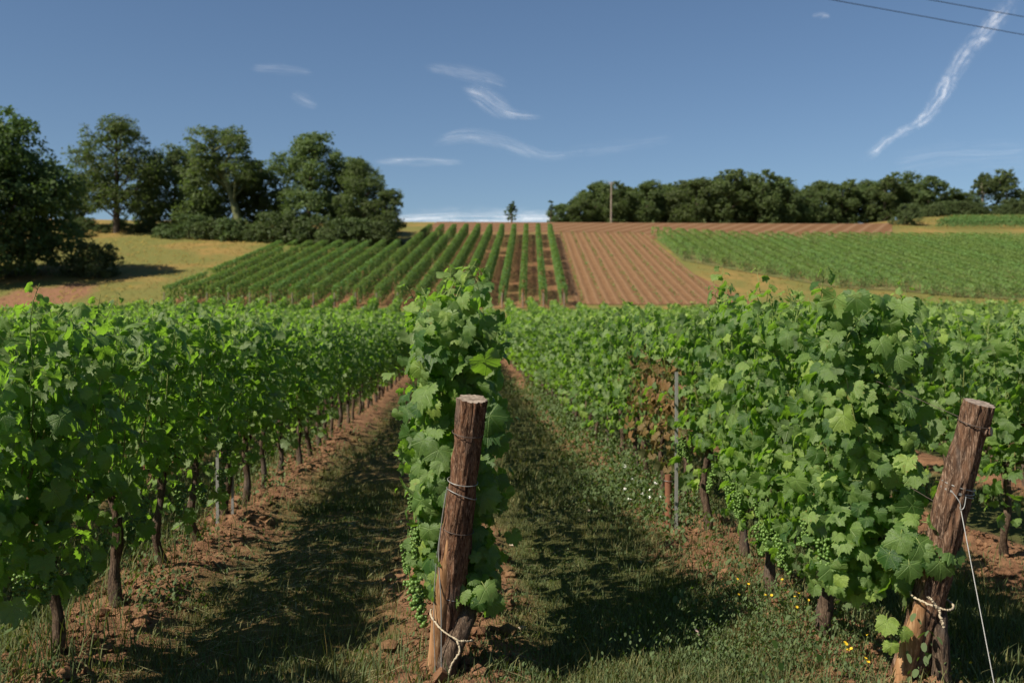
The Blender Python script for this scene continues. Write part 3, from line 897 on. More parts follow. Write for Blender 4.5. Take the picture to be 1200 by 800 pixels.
# the small vineyard high on the right
PATCH = []
for q in range(5):
    yq = 181 + q * 3.3
    xa, xb_ = xat(1096 - q * .0 + q * 5, yq), xat(1265, yq)
    r = np.random.default_rng(880 + q)
    n = int((xb_ - xa) * 90)
    X = xa + r.random(n) * (xb_ - xa); S = r.choice([-1.0, 1.0], n); tl = r.random(n) < .3
    Z = np.where(tl, 1.5 + r.random(n) * .15, .4 + r.random(n) * 1.1)
    base = np.array([.5 * (xa + xb_), yq, float(H(.5 * (xa + xb_), yq))])
    Y = yq + S * .3 * r.random(n)
    P = np.stack([X, Y, H(X, Y) + Z], -1) - base
    nv = np.stack([r.normal(-.1, .4, n), S * .7, np.where(tl, 1, .4)], -1); tv = np.stack([r.normal(0, .6, n), S * .3, -1 + 0 * S], -1)
    acc = Acc(); put_leaves(acc, None, P, nv, tv, np.maximum(.08, .2 + r.normal(0, .03, n)), r.random(n), (r.random(n) < .1) * .6, r, 0, QUAD)
    o = acc.build('vine_row', M['hill_leaf']); o.location = base
    tag(o, 'nearest row of the small vineyard under the pair of tall trees' if q == 0 else 'back row of the small vineyard under the pair of tall trees', 'vine row',
        None if q == 0 else 'back rows of the small far vineyard')

# ------------------------------------------------------------------ trees
def tree_meshes(seed, h, R, base=.28, lobes=16, nleaf=9000, leaf=.34, open_=.0, trunk_r=.3, flat=1.0, lobe_r=.42, sway=.0, low_full=False):
    """trunk with limbs, and a crown of leaf-sized faces gathered in clumps round the limb ends"""
    r = np.random.default_rng(seed)
    tr = Acc()
    tt = np.linspace(0, 1, 9)
    bend = r.normal(0, .03 * h, 2); bend[0] += sway * h
    T = np.stack([bend[0] * tt ** 1.5, bend[1] * tt ** 1.5, -.4 + tt * (h * .86 + .4)], -1)
    capped(tr, T, trunk_r * (1.25 - 1.05 * tt) + .02, 9, .12, seed)
    C, CR = [], []
    zc0, zc1 = base * h, h
    for q in range(lobes):
        u = (q + .5) / lobes
        z = zc0 + (zc1 - zc0) * (u * .9 + .02) + r.normal(0, .03 * h)
        ell = math.sqrt(max(.05, 1 - ((u - .42) / .62) ** 2)) if not (low_full and u < .42) else 1.0
        a = q * 2.4 + r.normal(0, .5); rad = R * ell * r.uniform(.35, .80)
        lr = R * lobe_r * r.uniform(.65, 1.15) * (.75 + .3 * ell)
        tp = np.array([np.interp(z * .8, T[:, 2], T[:, 0]), np.interp(z * .8, T[:, 2], T[:, 1])])
        c = np.array([tp[0] + rad * math.cos(a), tp[1] + rad * math.sin(a), min(z, h - lr * .72)])
        C.append(c); CR.append(lr)
        zb = max(.12 * h, c[2] - rad * r.uniform(.5, .9) - .06 * h)
        b0 = np.array([np.interp(zb, T[:, 2], T[:, 0]), np.interp(zb, T[:, 2], T[:, 1]), zb])
        mid = .5 * (b0 + c) + [0, 0, -.05 * rad]
        capped(tr, wire_pts([b0, mid, c], 4), np.linspace(trunk_r * .42, .03, 9), 6, .1, seed + q)
    C = np.array(C); CR = np.array(CR)
    # clumps on the lobes
    per = nleaf // 26
    w = CR ** 2 / (CR ** 2).sum()
    li = r.choice(len(C), per, p=w)
    dirs = norm(r.normal(0, 1, (per, 3)) + [0, 0, .15]); dirs[:, 2] *= .78 * flat
    cl = C[li] + dirs * (CR[li] * (.55 + .52 * r.random(per) ** .6))[:, None]
    cr = CR[li] * r.uniform(.16, .34, per)
    if open_ > 0:
        k = r.random(per) > open_; cl, cr, dirs, li = cl[k], cr[k], dirs[k], li[k]
    idx = np.repeat(np.arange(len(cl)), 26); n = len(idx)
    g = r.normal(0, .6, (n, 3)); g[:, 2] *= .7
    P = cl[idx] + g * cr[idx][:, None]
    nv = norm(P - C[li][idx]) * .6 + r.normal(0, .55, (n, 3)) + [0, 0, .35]
    tv = r.normal(0, 1, (n, 3)) + [0, 0, -.5]
    crn = r.random(len(cl))
    acc = Acc()
    put_leaves(acc, None, P, nv, tv, leaf * r.uniform(.6, 1.3, n), np.clip(.6 * crn[idx] + .5 * r.random(n), 0, 1), (crn[idx] > .88) * .6 * r.random(n), r, 0, QUAD)
    return tr, acc

TREES = {}
def tree_kind(key, mat, bark='tree_bark', **kw):
    tr, acc = tree_meshes(**kw)
    TREES[key] = (tr.mesh('trunk', M[bark]), acc.mesh('crown', M[mat]), kw['h'], kw['R'])

tree_kind('big_dark', 'tree_leaf_dark', seed=1, h=17.5, R=10.5, base=.12, lobes=58, nleaf=70000, leaf=.32, trunk_r=.5, lobe_r=.30, low_full=True)
tree_kind('oak_open', 'tree_leaf', seed=2, h=18, R=6.6, base=.20, lobes=22, nleaf=27000, leaf=.25, open_=.10, trunk_r=.36, lobe_r=.37)
tree_kind('oak', 'tree_leaf', seed=3, h=17, R=5.6, base=.12, lobes=22, nleaf=32000, leaf=.25, open_=.08, trunk_r=.36, lobe_r=.38)
tree_kind('leaning', 'tree_leaf', bark='ivy_trunk', seed=4, h=17, R=5.4, base=.46, lobes=15, nleaf=20000, leaf=.25, open_=.2, trunk_r=.5, lobe_r=.40, sway=-.22)
tree_kind('round', 'tree_leaf', seed=5, h=12, R=4.8, base=.05, lobes=18, nleaf=22000, leaf=.24, trunk_r=.26, lobe_r=.42)
tree_kind('wood_a', 'tree_leaf', seed=6, h=10, R=3.9, base=.05, lobes=14, nleaf=15000, leaf=.26, trunk_r=.2, lobe_r=.44)
tree_kind('wood_b', 'tree_leaf', seed=7, h=10, R=3.5, base=.08, lobes=13, nleaf=15000, leaf=.26, trunk_r=.2, lobe_r=.46)
tree_kind('wood_c', 'tree_leaf', seed=8, h=10, R=4.4, base=.03, lobes=15, nleaf=16000, leaf=.26, trunk_r=.22, lobe_r=.40)
tree_kind('tall_bare', 'tree_leaf', bark='pole_wood', seed=9, h=9, R=2.5, base=.60, lobes=9, nleaf=8000, leaf=.24, open_=.1, trunk_r=.17, lobe_r=.52)
tree_kind('bush_a', 'bush_leaf', seed=10, h=4, R=3.2, base=.02, lobes=11, nleaf=8000, leaf=.21, trunk_r=.08, lobe_r=.46)
tree_kind('bush_b', 'bush_leaf', seed=11, h=3, R=2.6, base=.02, lobes=9, nleaf=6000, leaf=.2, trunk_r=.07, lobe_r=.5)
tree_kind('ivy_snag', 'tree_leaf_dark', seed=12, h=4.2, R=1.3, base=.05, lobes=9, nleaf=1900, leaf=.22, trunk_r=.16, lobe_r=.55, sway=-.12)
tree_kind('column', 'tree_leaf_dark', seed=13, h=4.4, R=.65, base=.02, lobes=8, nleaf=1300, leaf=.2, trunk_r=.1, lobe_r=.6)

def tree(name, key, px, ytop, label, cat='tree', group=None, Y=None, ybase=None, wide=1.0, rz=0.0):
    tr, cr, h, R = TREES[key]
    if Y is None: Y = hit(px, ybase)[1]
    x = xat(px, Y); z = float(H(x, Y))
    ztop = float(at(px, ytop, Y)[2])
    s = max(.1, (ztop - z) / h)
    root = empty(name, (x, Y, z - .02), rz)
    root.scale = (s * wide, s * wide, s)
    tag(root, label, cat, group)
    link('trunk', tr, root); link('crown', cr, root)
    return root

tree('broad_tree', 'big_dark', -30, 126, 'huge dark tree with foliage down to the ground at the left edge', Y=112, wide=1.0, rz=.7)
tree('oak_tree', 'oak_open', 137, 134, 'airy dark tree with sky gaps, tallest next to the huge dark one', Y=166, rz=.2, wide=1.15)
tree('broadleaf_tree', 'round', 205, 172, 'rounded mid green tree between the airy tree and the leaning one', Y=172, rz=1.1, wide=1.05)
tree('leaning_tree', 'leaning', 283, 148, 'tree with a pale ivy covered trunk leaning to the left', Y=158, rz=0.1, wide=1.15)
tree('broadleaf_tree', 'wood_c', 240, 192, 'small tree below the crown of the leaning ivy trunk', Y=163, rz=2.0, wide=1.15)
tree('broadleaf_tree', 'wood_c', 310, 188, 'green tree filling the gap right of the leaning ivy trunk', Y=166, rz=.6, wide=1.2)
tree('oak_tree', 'oak', 360, 150, 'tallest dense tree in the right half of the left wood', Y=156, rz=1.9, wide=1.12)
tree('broadleaf_tree', 'round', 405, 186, 'shorter dense tree just right of the tallest dense tree', Y=162, rz=2.7, wide=1.0)
tree('broadleaf_tree', 'oak', 430, 184, 'rounded dark tree at the right end of the left wood', Y=152, rz=4.0, wide=1.05)
tree('broadleaf_tree', 'wood_a', 452, 222, 'low spreading tree on the outer right flank of the left wood', Y=149, rz=.4, wide=1.05)
tree('broadleaf_tree', 'wood_a', 88, 205, 'half hidden tree between the huge dark tree and the airy one', Y=172, rz=.4)
tree('broadleaf_tree', 'wood_b', 176, 200, 'slim tree tucked behind the right side of the airy one', Y=176, rz=3.4)
for q, (px, yt, Y, k) in enumerate([(195, 262, 158, 'bush_b'), (222, 252, 158, 'bush_a'), (250, 256, 156, 'bush_b'), (275, 255, 154, 'bush_a'), (300, 262, 153, 'bush_b'), (322, 250, 152, 'bush_a'),
                                    (345, 258, 150, 'bush_b'), (370, 252, 149, 'bush_a'), (394, 262, 148, 'bush_b'), (418, 256, 147.5, 'bush_a'), (445, 260, 147.5, 'bush_a'), (160, 262, 166, 'bush_b'), (120, 262, 166, 'bush_a'), (90, 258, 160, 'bush_a'), (105, 255, 170, 'bush_a'), (140, 256, 170, 'bush_a'), (175, 256, 168, 'bush_a')]):
    tree('bush', k, px, yt, 'leafy bush in the undergrowth along the foot of the left wood', 'bush', 'bushes at the foot of the left wood', Y=Y, rz=q * 1.3, wide=1.15)
tree('bush', 'bush_a', 112, 285, 'dark bush spilling onto the dry meadow beside the huge dark tree', 'bush', Y=114, rz=.3)

right = [(652, 240), (664, 236), (680, 226), (697, 215), (716, 211), (736, 214), (757, 215), (778, 213), (797, 211), (815, 208), (834, 202), (852, 199), (872, 205), (890, 200), (908, 205), (922, 214), (934, 232)]
for q, (px, yt) in enumerate(right):
    lab = 'dense dark tree in the long wood on the ridge behind the pole'
    grp = 'trees of the long ridge wood'
    if q == 0: lab, grp = 'small low tree at the left tip of the long ridge wood', None
    if q == len(right) - 1: lab, grp = 'sloping tree at the right tip of the long ridge wood', None
    tree('wood_tree', ('wood_a', 'wood_c', 'wood_b')[q % 3], px, yt + (4, -3, 6, -2, 1)[q % 5] * (q > 1), lab, 'tree', grp, Y=214 + (q * 5) % 9, rz=q * 2.1, wide=(1.0 if yt < 225 else 1.15) * (.85 + .3 * ((q * 7) % 5) / 4))
for q, px in enumerate(range(690, 935, 22)):
    tree('wood_tree', ('wood_b', 'wood_a', 'wood_c')[q % 3], px, 221 - 6 * math.sin((px - 690) / 245 * 3), 'dense dark tree in the long wood on the ridge behind the pole', 'tree', 'trees of the long ridge wood', Y=228, rz=q * 1.7)
right2 = [(952, 222), (968, 212), (986, 212), (1004, 209), (1022, 212), (1036, 206), (1056, 200), (1072, 214), (1088, 205), (1106, 220), (1122, 226)]
for q, (px, yt) in enumerate(right2):
    lab, grp = 'dark tree in the second ridge wood above the dense green parcel', 'trees of the second ridge wood'
    if q == 6: lab, grp = 'taller tree standing out above the round olive bush', None
    tree('wood_tree', ('wood_c', 'wood_a', 'wood_b')[q % 3], px, yt, lab, 'tree', grp, Y=226 + (q * 5) % 8, rz=q * 1.9, wide=2.0 if q >= 9 else 1.1)
tree('tall_tree', 'tall_bare', 1151, 203, 'shorter left one of the two bare trunked trees on the ridge', Y=232, rz=.5, wide=.85)
tree('tall_tree', 'tall_bare', 1178, 198, 'taller right one of the two bare trunked trees on the ridge', Y=230, rz=2.5, wide=.85)
tree('bush', 'bush_a', 1062, 239, 'round olive bush standing alone on the dry grass', 'bush', Y=188, rz=.5, wide=.85)
tree('bush', 'bush_b', 1096, 237, 'pale flat topped bush right of the round olive bush', 'bush', Y=214, rz=1.5, wide=1.0)
for q, (px, yt, Y) in enumerate([(1128, 236, 222), (1140, 238, 220), (1160, 241, 220), (1192, 232, 224), (1206, 222, 232), (1114, 236, 222), (1172, 240, 221), (1184, 238, 223), (1132, 232, 228)]):
    tree('bush', 'bush_a', px, yt, 'bush in the hedge under the two bare trunked trees', 'bush', 'bushes of the right ridge hedge', Y=Y, rz=q * 1.1, wide=1.15)
tree('ivy_stump', 'ivy_snag', 600, 236, 'small lone ivy covered tree on the bare skyline', Y=192, rz=0)
tree('narrow_tree', 'column', 645, 234, 'thin pointed little tree at the left tip of the ridge wood', Y=194, rz=0)

# ------------------------------------------------------------------ utility pole and overhead cables
Yp = 196.0
xp = xat(716, Yp); zp = float(H(xp, Yp)); ztop = float(at(716, 213, Yp)[2])
pole = empty('utility_pole', (xp, Yp, zp))
tag(pole, 'bare wooden utility pole in front of the ridge wood', 'utility pole')
a = Acc(); capped(a, np.array([[0, 0, -.5], [0.02, 0, (ztop - zp) * .5], [.06, 0, ztop - zp]]), np.array([.19, .16, .13]), 12, .03, 5)
a.build('pole_shaft', M['pole_wood'], pole)
a = Acc(); capped(a, np.array([[-.5, 0, ztop - zp - .35], [.6, 0, ztop - zp - .35]]), np.array([.06, .06]), 8)
a.build('crossarm', M['pole_wood'], pole)
for s in (-.4, .05, .5):
    a = Acc(); capped(a, np.array([[s, 0, ztop - zp - .29], [s, 0, ztop - zp - .18], [s, 0, ztop - zp - .1]]), np.array([.05, .07, .03]), 8)
    a.build('insulator', M['stone'], pole)

def cable(p0, p1, label, sag):
    A, B = at(*p0), at(*p1)
    d = B - A; A2 = A - d * .9; B2 = B + d * .9
    t = np.linspace(0, 1, 60)
    P = A2 * (1 - t)[:, None] + B2 * t[:, None]
    a = Acc(); Vv, Qq = tube(P, np.full(60, .022), 6); a.add(Vv, Qq)
    tag(a.build('power_cable', M['power_cable']), label, 'cable', 'overhead power cables')
cable((975, 0, 52), (1200, 41, 58), 'lower one of two thin dark cables crossing the top right sky', .5)
cable((1090, 0, 52), (1200, 20, 58), 'upper one of two thin dark cables crossing the top right sky', .5)

# ------------------------------------------------------------------ clouds: thin ice sheets high in the air
def cloud_mat(name, su, sv, dens, seed):
    m = NT(name)
    at_ = m.n('ShaderNodeAttribute', attribute_name='leafdata')
    sep = m.n('ShaderNodeSeparateColor', i_0=at_.outputs['Color'])
    c = m.n('ShaderNodeCombineXYZ', i_0=m.math('MULTIPLY', sep.outputs[0], su), i_1=m.math('MULTIPLY', sep.outputs[1], sv), i_2=seed)
    wob = m.noise(c.outputs[0], .8, 2)
    c2 = m.n('ShaderNodeVectorMath', operation='ADD', i_0=c.outputs[0], i_1=m.n('ShaderNodeCombineXYZ', i_0=wob, i_1=m.math('MULTIPLY', wob, 4.0), i_2=0.0).outputs[0])
    nz = m.noise(c2.outputs[0], 1.0, 7, .7)
    e = m.math('ADD', sep.outputs[2], m.math('MULTIPLY', m.math('SUBTRACT', nz, .5), 3.0))
    al = m.math('MULTIPLY', m.math('MULTIPLY', m.ramp(e, .15, 2.5), m.math('POWER', sep.outputs[2], 1.7)), dens * .44, clamp=True)
    cf = m.n('ShaderNodeCombineXYZ', i_0=m.math('MULTIPLY', sep.outputs[0], su * .9), i_1=m.math('MULTIPLY_ADD', sep.outputs[1], sv * 4.5, m.math('MULTIPLY', wob, 3.0)), i_2=seed + 3.0)
    fib = m.noise(cf.outputs[0], 1.0, 4, .6)
    al = m.math('MULTIPLY', al, m.math('MULTIPLY_ADD', m.ramp(fib, .34, .66), .85, .15))
    d = m.n('ShaderNodeBsdfDiffuse', i_Color=(.9, .9, .92, 1)); t = m.n('ShaderNodeBsdfTranslucent', i_Color=(.9, .9, .92, 1))
    add = m.n('ShaderNodeAddShader', i_0=d.outputs[0], i_1=t.outputs[0])
    tr = m.n('ShaderNodeBsdfTransparent')
    return m.done(m.n('ShaderNodeMixShader', i_0=al, i_1=tr.outputs[0], i_2=add.outputs[0]).outputs[0])

ALT = 1500.0
def on_sheet(px, py):
    d = ray(px, py); return np.array([0, 0, EYE]) + d * ((ALT - EYE) / d[2])

def cloud(name, pts, label, su, sv, dens, seed, cat='cloud'):
    """pts: photo points along the cloud with its half height in px; laid flat on the cloud level"""
    pts = np.array(pts, float); C = wire_pts(pts, 10); n = len(C); w = np.linspace(-1, 1, 9)
    tg = np.gradient(C[:, :2], axis=0); nr = norm(np.stack([-tg[:, 1], tg[:, 0]], -1))
    acc = Acc(); Vv = []; D = []
    L = np.r_[0, np.cumsum(np.linalg.norm(np.diff(C[:, :2], axis=0), axis=1))] / 100
    for a_ in range(n):
        for b_ in w:
            q = C[a_, :2] + nr[a_] * b_ * C[a_, 2] * 1.5
            Vv.append(on_sheet(*q))
            e = (1 - b_ * b_) * min(1, 6 * a_ / n, 6 * (n - 1 - a_) / n)
            D.append((L[a_], b_ * C[a_, 2] / 100, e, 1))
    Vv = np.array(Vv); i_ = np.arange(n - 1)[:, None] * 9; j_ = np.arange(8)[None]
    Q = np.stack([i_ + j_, i_ + j_ + 1, i_ + 9 + j_ + 1, i_ + 9 + j_], -1).reshape(-1, 4)
    base = Vv.mean(0)
    o = acc.add(Vv - base, Q, np.array(D)).build(name, cloud_mat(name + '_ice', su, sv, dens, seed)); o.location = base
    tag(o, label, cat)
    o.visible_shadow = True
    return o

cloud('contrail', [(1225, -55, 11), (1180, 8, 11), (1130, 66, 11), (1105, 108, 10), (1082, 140, 8), (1050, 158, 6), (1020, 182, 6), (1002, 200, 5)], 'broken white contrail slanting down the sky on the right', 5, 9, 1.45, 2.0, 'contrail')
cloud('cloud', [(535, 104, 5), (562, 110, 12), (585, 126, 12), (605, 134, 6), (645, 137, 3)], 'brightest small white cloud wisp above the middle of the slope', 1.6, 15, 1.05, 5.0)
cloud('cloud', [(490, 78, 4), (530, 83, 9), (570, 92, 10), (602, 104, 5)], 'faint curved wisp just above the brightest small cloud', 1.5, 14, .42, 6.0)
cloud('cloud', [(495, 172, 6), (540, 161, 9), (590, 167, 10), (640, 183, 8), (690, 178, 4)], 'thin hooked cloud wisp above the lone skyline tree', 1.4, 17, .62, 7.0)
cloud('cloud', [(430, 190, 3), (490, 189, 6), (550, 191, 3)], 'flat pale cloud streak beside the right end of the left wood', 1.4, 16, .8, 8.0)
cloud('cloud', [(290, 80, 4), (330, 81, 7), (372, 86, 4)], 'small faint cloud streak above the left wood', 1.5, 16, .42, 9.0)
cloud('cloud', [(340, 108, 5), (356, 118, 8), (374, 126, 4)], 'tiny pale cloud puff right of the faint streak', 1.8, 12, .4, 10.0)
cloud('cloud', [(950, 19, 2), (962, 18, 4), (974, 20, 2)], 'tiny white cloud speck left of the dark cables', 2, 14, .8, 11.0)
cloud('cloud', [(400, 263, 12), (500, 259, 14), (580, 257, 14), (650, 257, 12), (740, 260, 9)], 'long white cloud bank lying along the bare skyline', 1.2, 9, 2.1, 12.0)
cloud('cloud', [(650, 180, 5), (720, 172, 9), (800, 162, 6)], 'barely visible thin veil right of the hooked wisp', 1.2, 14, .26, 13.0)
cloud('cloud', [(1040, 196, 14), (1120, 185, 20), (1230, 182, 18)], 'broad faint cloud veil low in the sky on the right', 1.0, 9, .26, 14.0)

# ------------------------------------------------------------------ end posts, stakes, wires
def post(name, foot, topp, r0, r1, seed, bark, label, rings=110, sides=56, knob=None):
    foot = np.array(foot, float); topp = np.array(topp, float)
    root = empty(name, tuple(foot))
    tag(root, label, 'post')
    ax = topp - foot; t = np.linspace(-.10, 1, rings)
    r = np.random.default_rng(seed)
    P = ax[None] * t[:, None] + .010 * np.stack([np.sin(t * 5 + seed), np.cos(t * 4 + seed), 0 * t], -1)
    R = r0 + (r1 - r0) * np.clip(t, 0, 1) + .003 * np.sin(t * 11 + seed)
    acc = Acc(); capped(acc, P, R, sides, .26, seed, 0, 1, freq=18)
    if knob is not None:
        k0 = ax * knob[0]; k1 = k0 + np.array(knob[1]); capped(acc, np.array([k0, .5 * (k0 + k1), k1]), np.array([.034, .026, .020]), 12, .15, seed + 2, 0, 1)
    acc.build('post_shaft', [bark, M['end_grain']], root)
    return root, ax, (lambda u: r0 + (r1 - r0) * u)

def loop(root, ax, u, rad, mat, tilt=0.0, name='wire_loop', thick=.0022, turns=1.0):
    n = int(40 * turns); a_ = np.linspace(0, 2 * np.pi * turns, n)
    w = norm(np.array(ax)[None])[0]; e1 = norm(np.cross(w, [0, 1, 0])[None])[0]; e2 = np.cross(w, e1)
    P = np.array(ax)[None] * u + rad * (np.cos(a_)[:, None] * e1 + np.sin(a_)[:, None] * e2) + w[None] * (tilt * np.sin(a_ + 1.0) + np.linspace(0, .02 * (turns - 1), n))[:, None]
    acc = Acc(); Vv, Qq = tube(P, np.full(n, thick), 6); acc.add(Vv, Qq)
    return acc.build(name, mat, root)

# middle row's post
f0 = at(522, 806, 4.62); f0[2] = float(GZ(f0[0], f0[1]))
t0 = at(551.5, 467, 4.36)
P0, A0, R0 = post('vineyard_post', f0, t0, .070, .0615, 3, M['post_bark'], 'reddish brown upright end post of the middle row')
for u, tl, mt in ((.875, .004, 'dark_wire'), (.70, .004, 'wire'), (.655, .025, 'wire'), (.52, .006, 'dark_wire'), (.27, .008, 'wire')):
    loop(P0, A0, u, R0(u) * 1.06, M[mt], tl)
# strip of bare orange wood up the lower left of the post: a split face, slightly proud
acc = Acc()
tt = np.linspace(-.08, .50, 22); off = np.array([-.045, -.040, 0])
capped(acc, A0[None] * tt[:, None] + off[None] * (1.0 - .35 * np.clip(tt, 0, 1))[:, None], .040 * (1 - np.clip((tt - .2) / .34, 0, 1) ** 2 * .8), 16, .06, 8)
acc.build('bare_wood_split', M['bare_wood'], P0)
# end vine's gnarled stem on the post, and the cream tie round both
stem_r = np.random.default_rng(2)
acc = Acc()
s_pts = np.array([(.005, -.115, -.06), (.02, -.120, .06), (.055, -.11, .14), (.095, -.06, .24), (.115, .03, .30), (.09, .16, .42), (.05, .34, .62)]) + f0
t_ = wire_pts(s_pts, 9)
st = empty('old_vine_stem', tuple(f0)); tag(st, 'gnarled grey vine stem twisting up beside the upright end post', 'vine stem')
capped(acc, t_ - f0, np.interp(np.linspace(0, 1, len(t_)), [0, .3, .5, .7, 1], [.050, .044, .050, .036, .024]), 26, .24, 12, freq=9)
acc.build('stem_bark', M['vine_bark'], st)

def strand(name, pts, rad, mat, label, cat, sides=6, n=14, flat=None):
    pts = np.array(pts, float); b = pts[0].copy()
    P = wire_pts(pts - b, n); acc = Acc(); q_ = np.random.default_rng(len(label))
    if 'twine' in name: P = P + q_.normal(0, .0012, P.shape)
    Vv, Qq = tube(P, rad * (q_.uniform(.7, 1.35, len(P)) if 'twine' in name else np.ones(len(P))), sides); acc.add(Vv, Qq)
    o = acc.build(name, mat); o.location = b
    return tag(o, label, cat)

tie = [f0 + A0 * .17 + np.array(v) for v in ((.078, .03, .02), (.02, .082, .03), (-.075, .03, .045), (-.082, -.055, .035), (-.035, -.125, -.005), (.035, -.168, -.04), (.075, -.16, -.05), (.105, -.12, -.06))]
strand('twine_tie', tie,   .0042, M['twine'], 'cream twine tied round the upright post and the gnarled stem', 'twine')
strand('twine_end', [tie[5], tie[5] + [.012, -.014, -.05], tie[5] + [-.02, -.012, -.10], tie[5] + [-.035, -.005, -.15]], .0045, M['twine'], 'loose hanging end of the cream twine on the upright post', 'twine')
g0 = f0 + A0 * .66 + np.array([-.070, -.03, 0])
strand('anchor_wire', [g0, f0 + A0 * .45 + [-.078, -.03, 0], f0 + A0 * .25 + [-.045, -.095, 0], f0 + [-.015, -.16, 0.0], f0 + [-.012, -.20, -.06]], .0028, M['wire'], 'pale wire running down the front of the upright post', 'wire')
strand('anchor_wire', [g0 + [.006, -.012, .03], f0 + A0 * .42 + [-.084, -.02, 0], f0 + A0 * .22 + [-.075, -.075, 0], f0 + [-.04, -.15, -.05]], .0018, M['wire'], 'thin second wire along the left side of the upright post', 'wire')

# right row's leaning post
f1 = at(1064, 812, 4.40); f1[2] = float(GZ(f1[0], f1[1]))
t1 = at(1148, 472, 4.08)
P1, A1, R1 = post('vineyard_post', f1, t1, .076, .061, 14, M['post_bark_grey'], 'rough barked leaning end post with a taut wire to the ground', knob=(.90, (.055, -.055, .008)))
for u, tl, mt, tn in ((.70, .006, 'wire', 1), (.715, .012, 'wire', 1), (.69, .016, 'wire', 1), (.93, .006, 'dark_wire', 1), (.48, .004, 'dark_wire', 1)):
    loop(P1, A1, u, R1(u) * 1.06, M[mt], tl, thick=.0026)
w0 = f1 + A1 * .70 + np.array([-.05, -.085, 0])
fork = at(1126, 597, 4.06); gnd = at(1166, 806, 3.72)
strand('anchor_wire', [w0 + [-.02, .0, .01], .5 * (w0 + fork) + [0, -.01, 0], fork], .0022, M['wire'], 'short wire from the leaning post down to the twisted hook', 'wire')
strand('anchor_wire', [fork + [.022, 0, .055], fork + [.012, -.004, .012], fork + [-.002, -.004, .0], fork + [-.004, 0, .012]], .0022, M['wire'], 'bent hook of wire hanging under the wire loops of the leaning post', 'wire')
strand('anchor_wire', [fork, .5 * (fork + gnd), gnd, gnd + (gnd - fork) * .12], .0022, M['wire'], 'taut pale anchor wire from the leaning post to the ground', 'wire')
acc = Acc(); tt = np.linspace(-.06, .34, 18); off = np.array([-.050, -.045, 0])
capped(acc, A1[None] * tt[:, None] + off[None] * (1.0 - .3 * np.clip(tt, 0, 1))[:, None], .044 * (1 - np.clip((tt - .12) / .23, 0, 1) ** 2 * .85), 16, .08, 9)
acc.build('bare_wood_split', M['bare_wood'], P1)
# twisted stem of the end vine at the post's foot
acc = Acc()
s1 = np.array([(.105, -.105, -.08), (.098, -.115, .08), (.085, -.125, .22), (.085, -.10, .33), (.07, .02, .42), (.0, .20, .52), (-.04, .42, .62)]) + f1
t_ = wire_pts(s1, 9)
st = empty('old_vine_stem', tuple(f1)); tag(st, 'dark vine stem tied to the foot of the leaning end post', 'vine stem')
capped(acc, t_ - f1, np.interp(np.linspace(0, 1, len(t_)), [0, .3, .6, 1], [.040, .036, .034, .024]), 24, .22, 31, freq=9)
acc.build('stem_bark', M['vine_bark'], st)
c1 = f1 + A1 * .30 + np.array([-.03, -.03, 0])
strand('twine_tie', [c1 + [.115, .03, -.01], c1 + [.098, -.06, -.01], c1 + [.045, -.135, -.008], c1 + [.0, -.125, .0], c1 + [-.045, -.085, .014], c1 + [-.06, -.01, .02], c1 + [-.03, .08, .02]], .0045, M['twine'], 'pale twine knotted round the leaning post and the dark stem', 'twine')
strand('twine_end', [c1 + [-.01, -.14, .0], c1 + [-.035, -.145, .035], c1 + [-.055, -.14, .05]], .0055, M['twine'], 'frayed upper end of the twine knot on the leaning post', 'twine')
strand('twine_end', [c1 + [-.005, -.14, .0], c1 + [.0, -.15, -.04], c1 + [.012, -.148, -.075]], .0055, M['twine'], 'lower loose end of the twine knot on the leaning post', 'twine')

# low leaf sprays on the two end vines, in front of the posts
def spray(root_pos, specs, label, seed):
    r = np.random.default_rng(seed); acc = Acc()
    P = np.array([s[0] for s in specs], float); n = len(P)
    put_leaves(acc, 'hi', P, np.array([s[1] for s in specs], float), np.array([s[2] for s in specs], float), np.array([s[3] for s in specs], float), r.random(n), np.array([s[4] for s in specs], float), r)
    root = empty('vine_shoot', tuple(root_pos)); tag(root, label, 'vine shoot')
    acc.build('foliage', M['vine_leaf'], root)
    ca = Acc()
    for s in specs:
        p = np.array(s[0], float); V2, Q2 = tube(wire_pts([[0, .06, .04], p * .5 + [0, .03, .05], p], 5), np.full(11, .0022), 5)
        D = np.zeros((len(V2), 4), np.float32); D[:, 2] = .8; ca.add(V2, Q2, D)
    ca.build('cane', M['cane'], root)
s0 = at(556, 700, 4.50)
spray(s0, [((-.05, -.02, .03), (-.3, -.9, .35), (-.5, 0, -.8), 0.068, 0), ((.05, -.03, .05), (.1, -.7, .7), (.3, -.2, -.7), 0.076, 0), ((.08, -.01, -.02), (.3, -.9, .2), (.2, 0, -1), 0.080, 0),
           ((-.02, 0, .09), (-.1, -.6, .8), (0, -.4, .6), .06, .4), ((.02, -.05, -.01), (-.2, -.95, .1), (-.1, 0, -1), 0.056, 0), ((.10, .03, .08), (.5, -.6, .5), (.7, 0, .1), .06, .2)],
      'small leafy shoot growing low on the front of the upright post', 5)
s1_ = at(1092, 655, 4.22)
spray(s1_, [((-.07, -.02, .05), (-.45, -.8, .4), (-.4, 0, -.9), 0.096, 0), ((.07, -.03, .07), (.15, -.8, .55), (.25, -.1, -.8), 0.104, 0), ((.01, -.05, .0), (-.2, -.95, .2), (0, 0, -1), 0.096, 0),
            ((-.10, .02, .13), (-.5, -.6, .6), (-.7, 0, -.1), 0.080, 0), ((.03, .01, .15), (0, -.6, .8), (.2, -.3, .5), .08, .3), ((-.16, .04, .02), (-.7, -.6, .3), (-.5, 0, -.8), 0.088, 0)],
      'large overlapping leaves hanging across the leaning post', 6)
s3_ = at(1066, 640, 4.22)
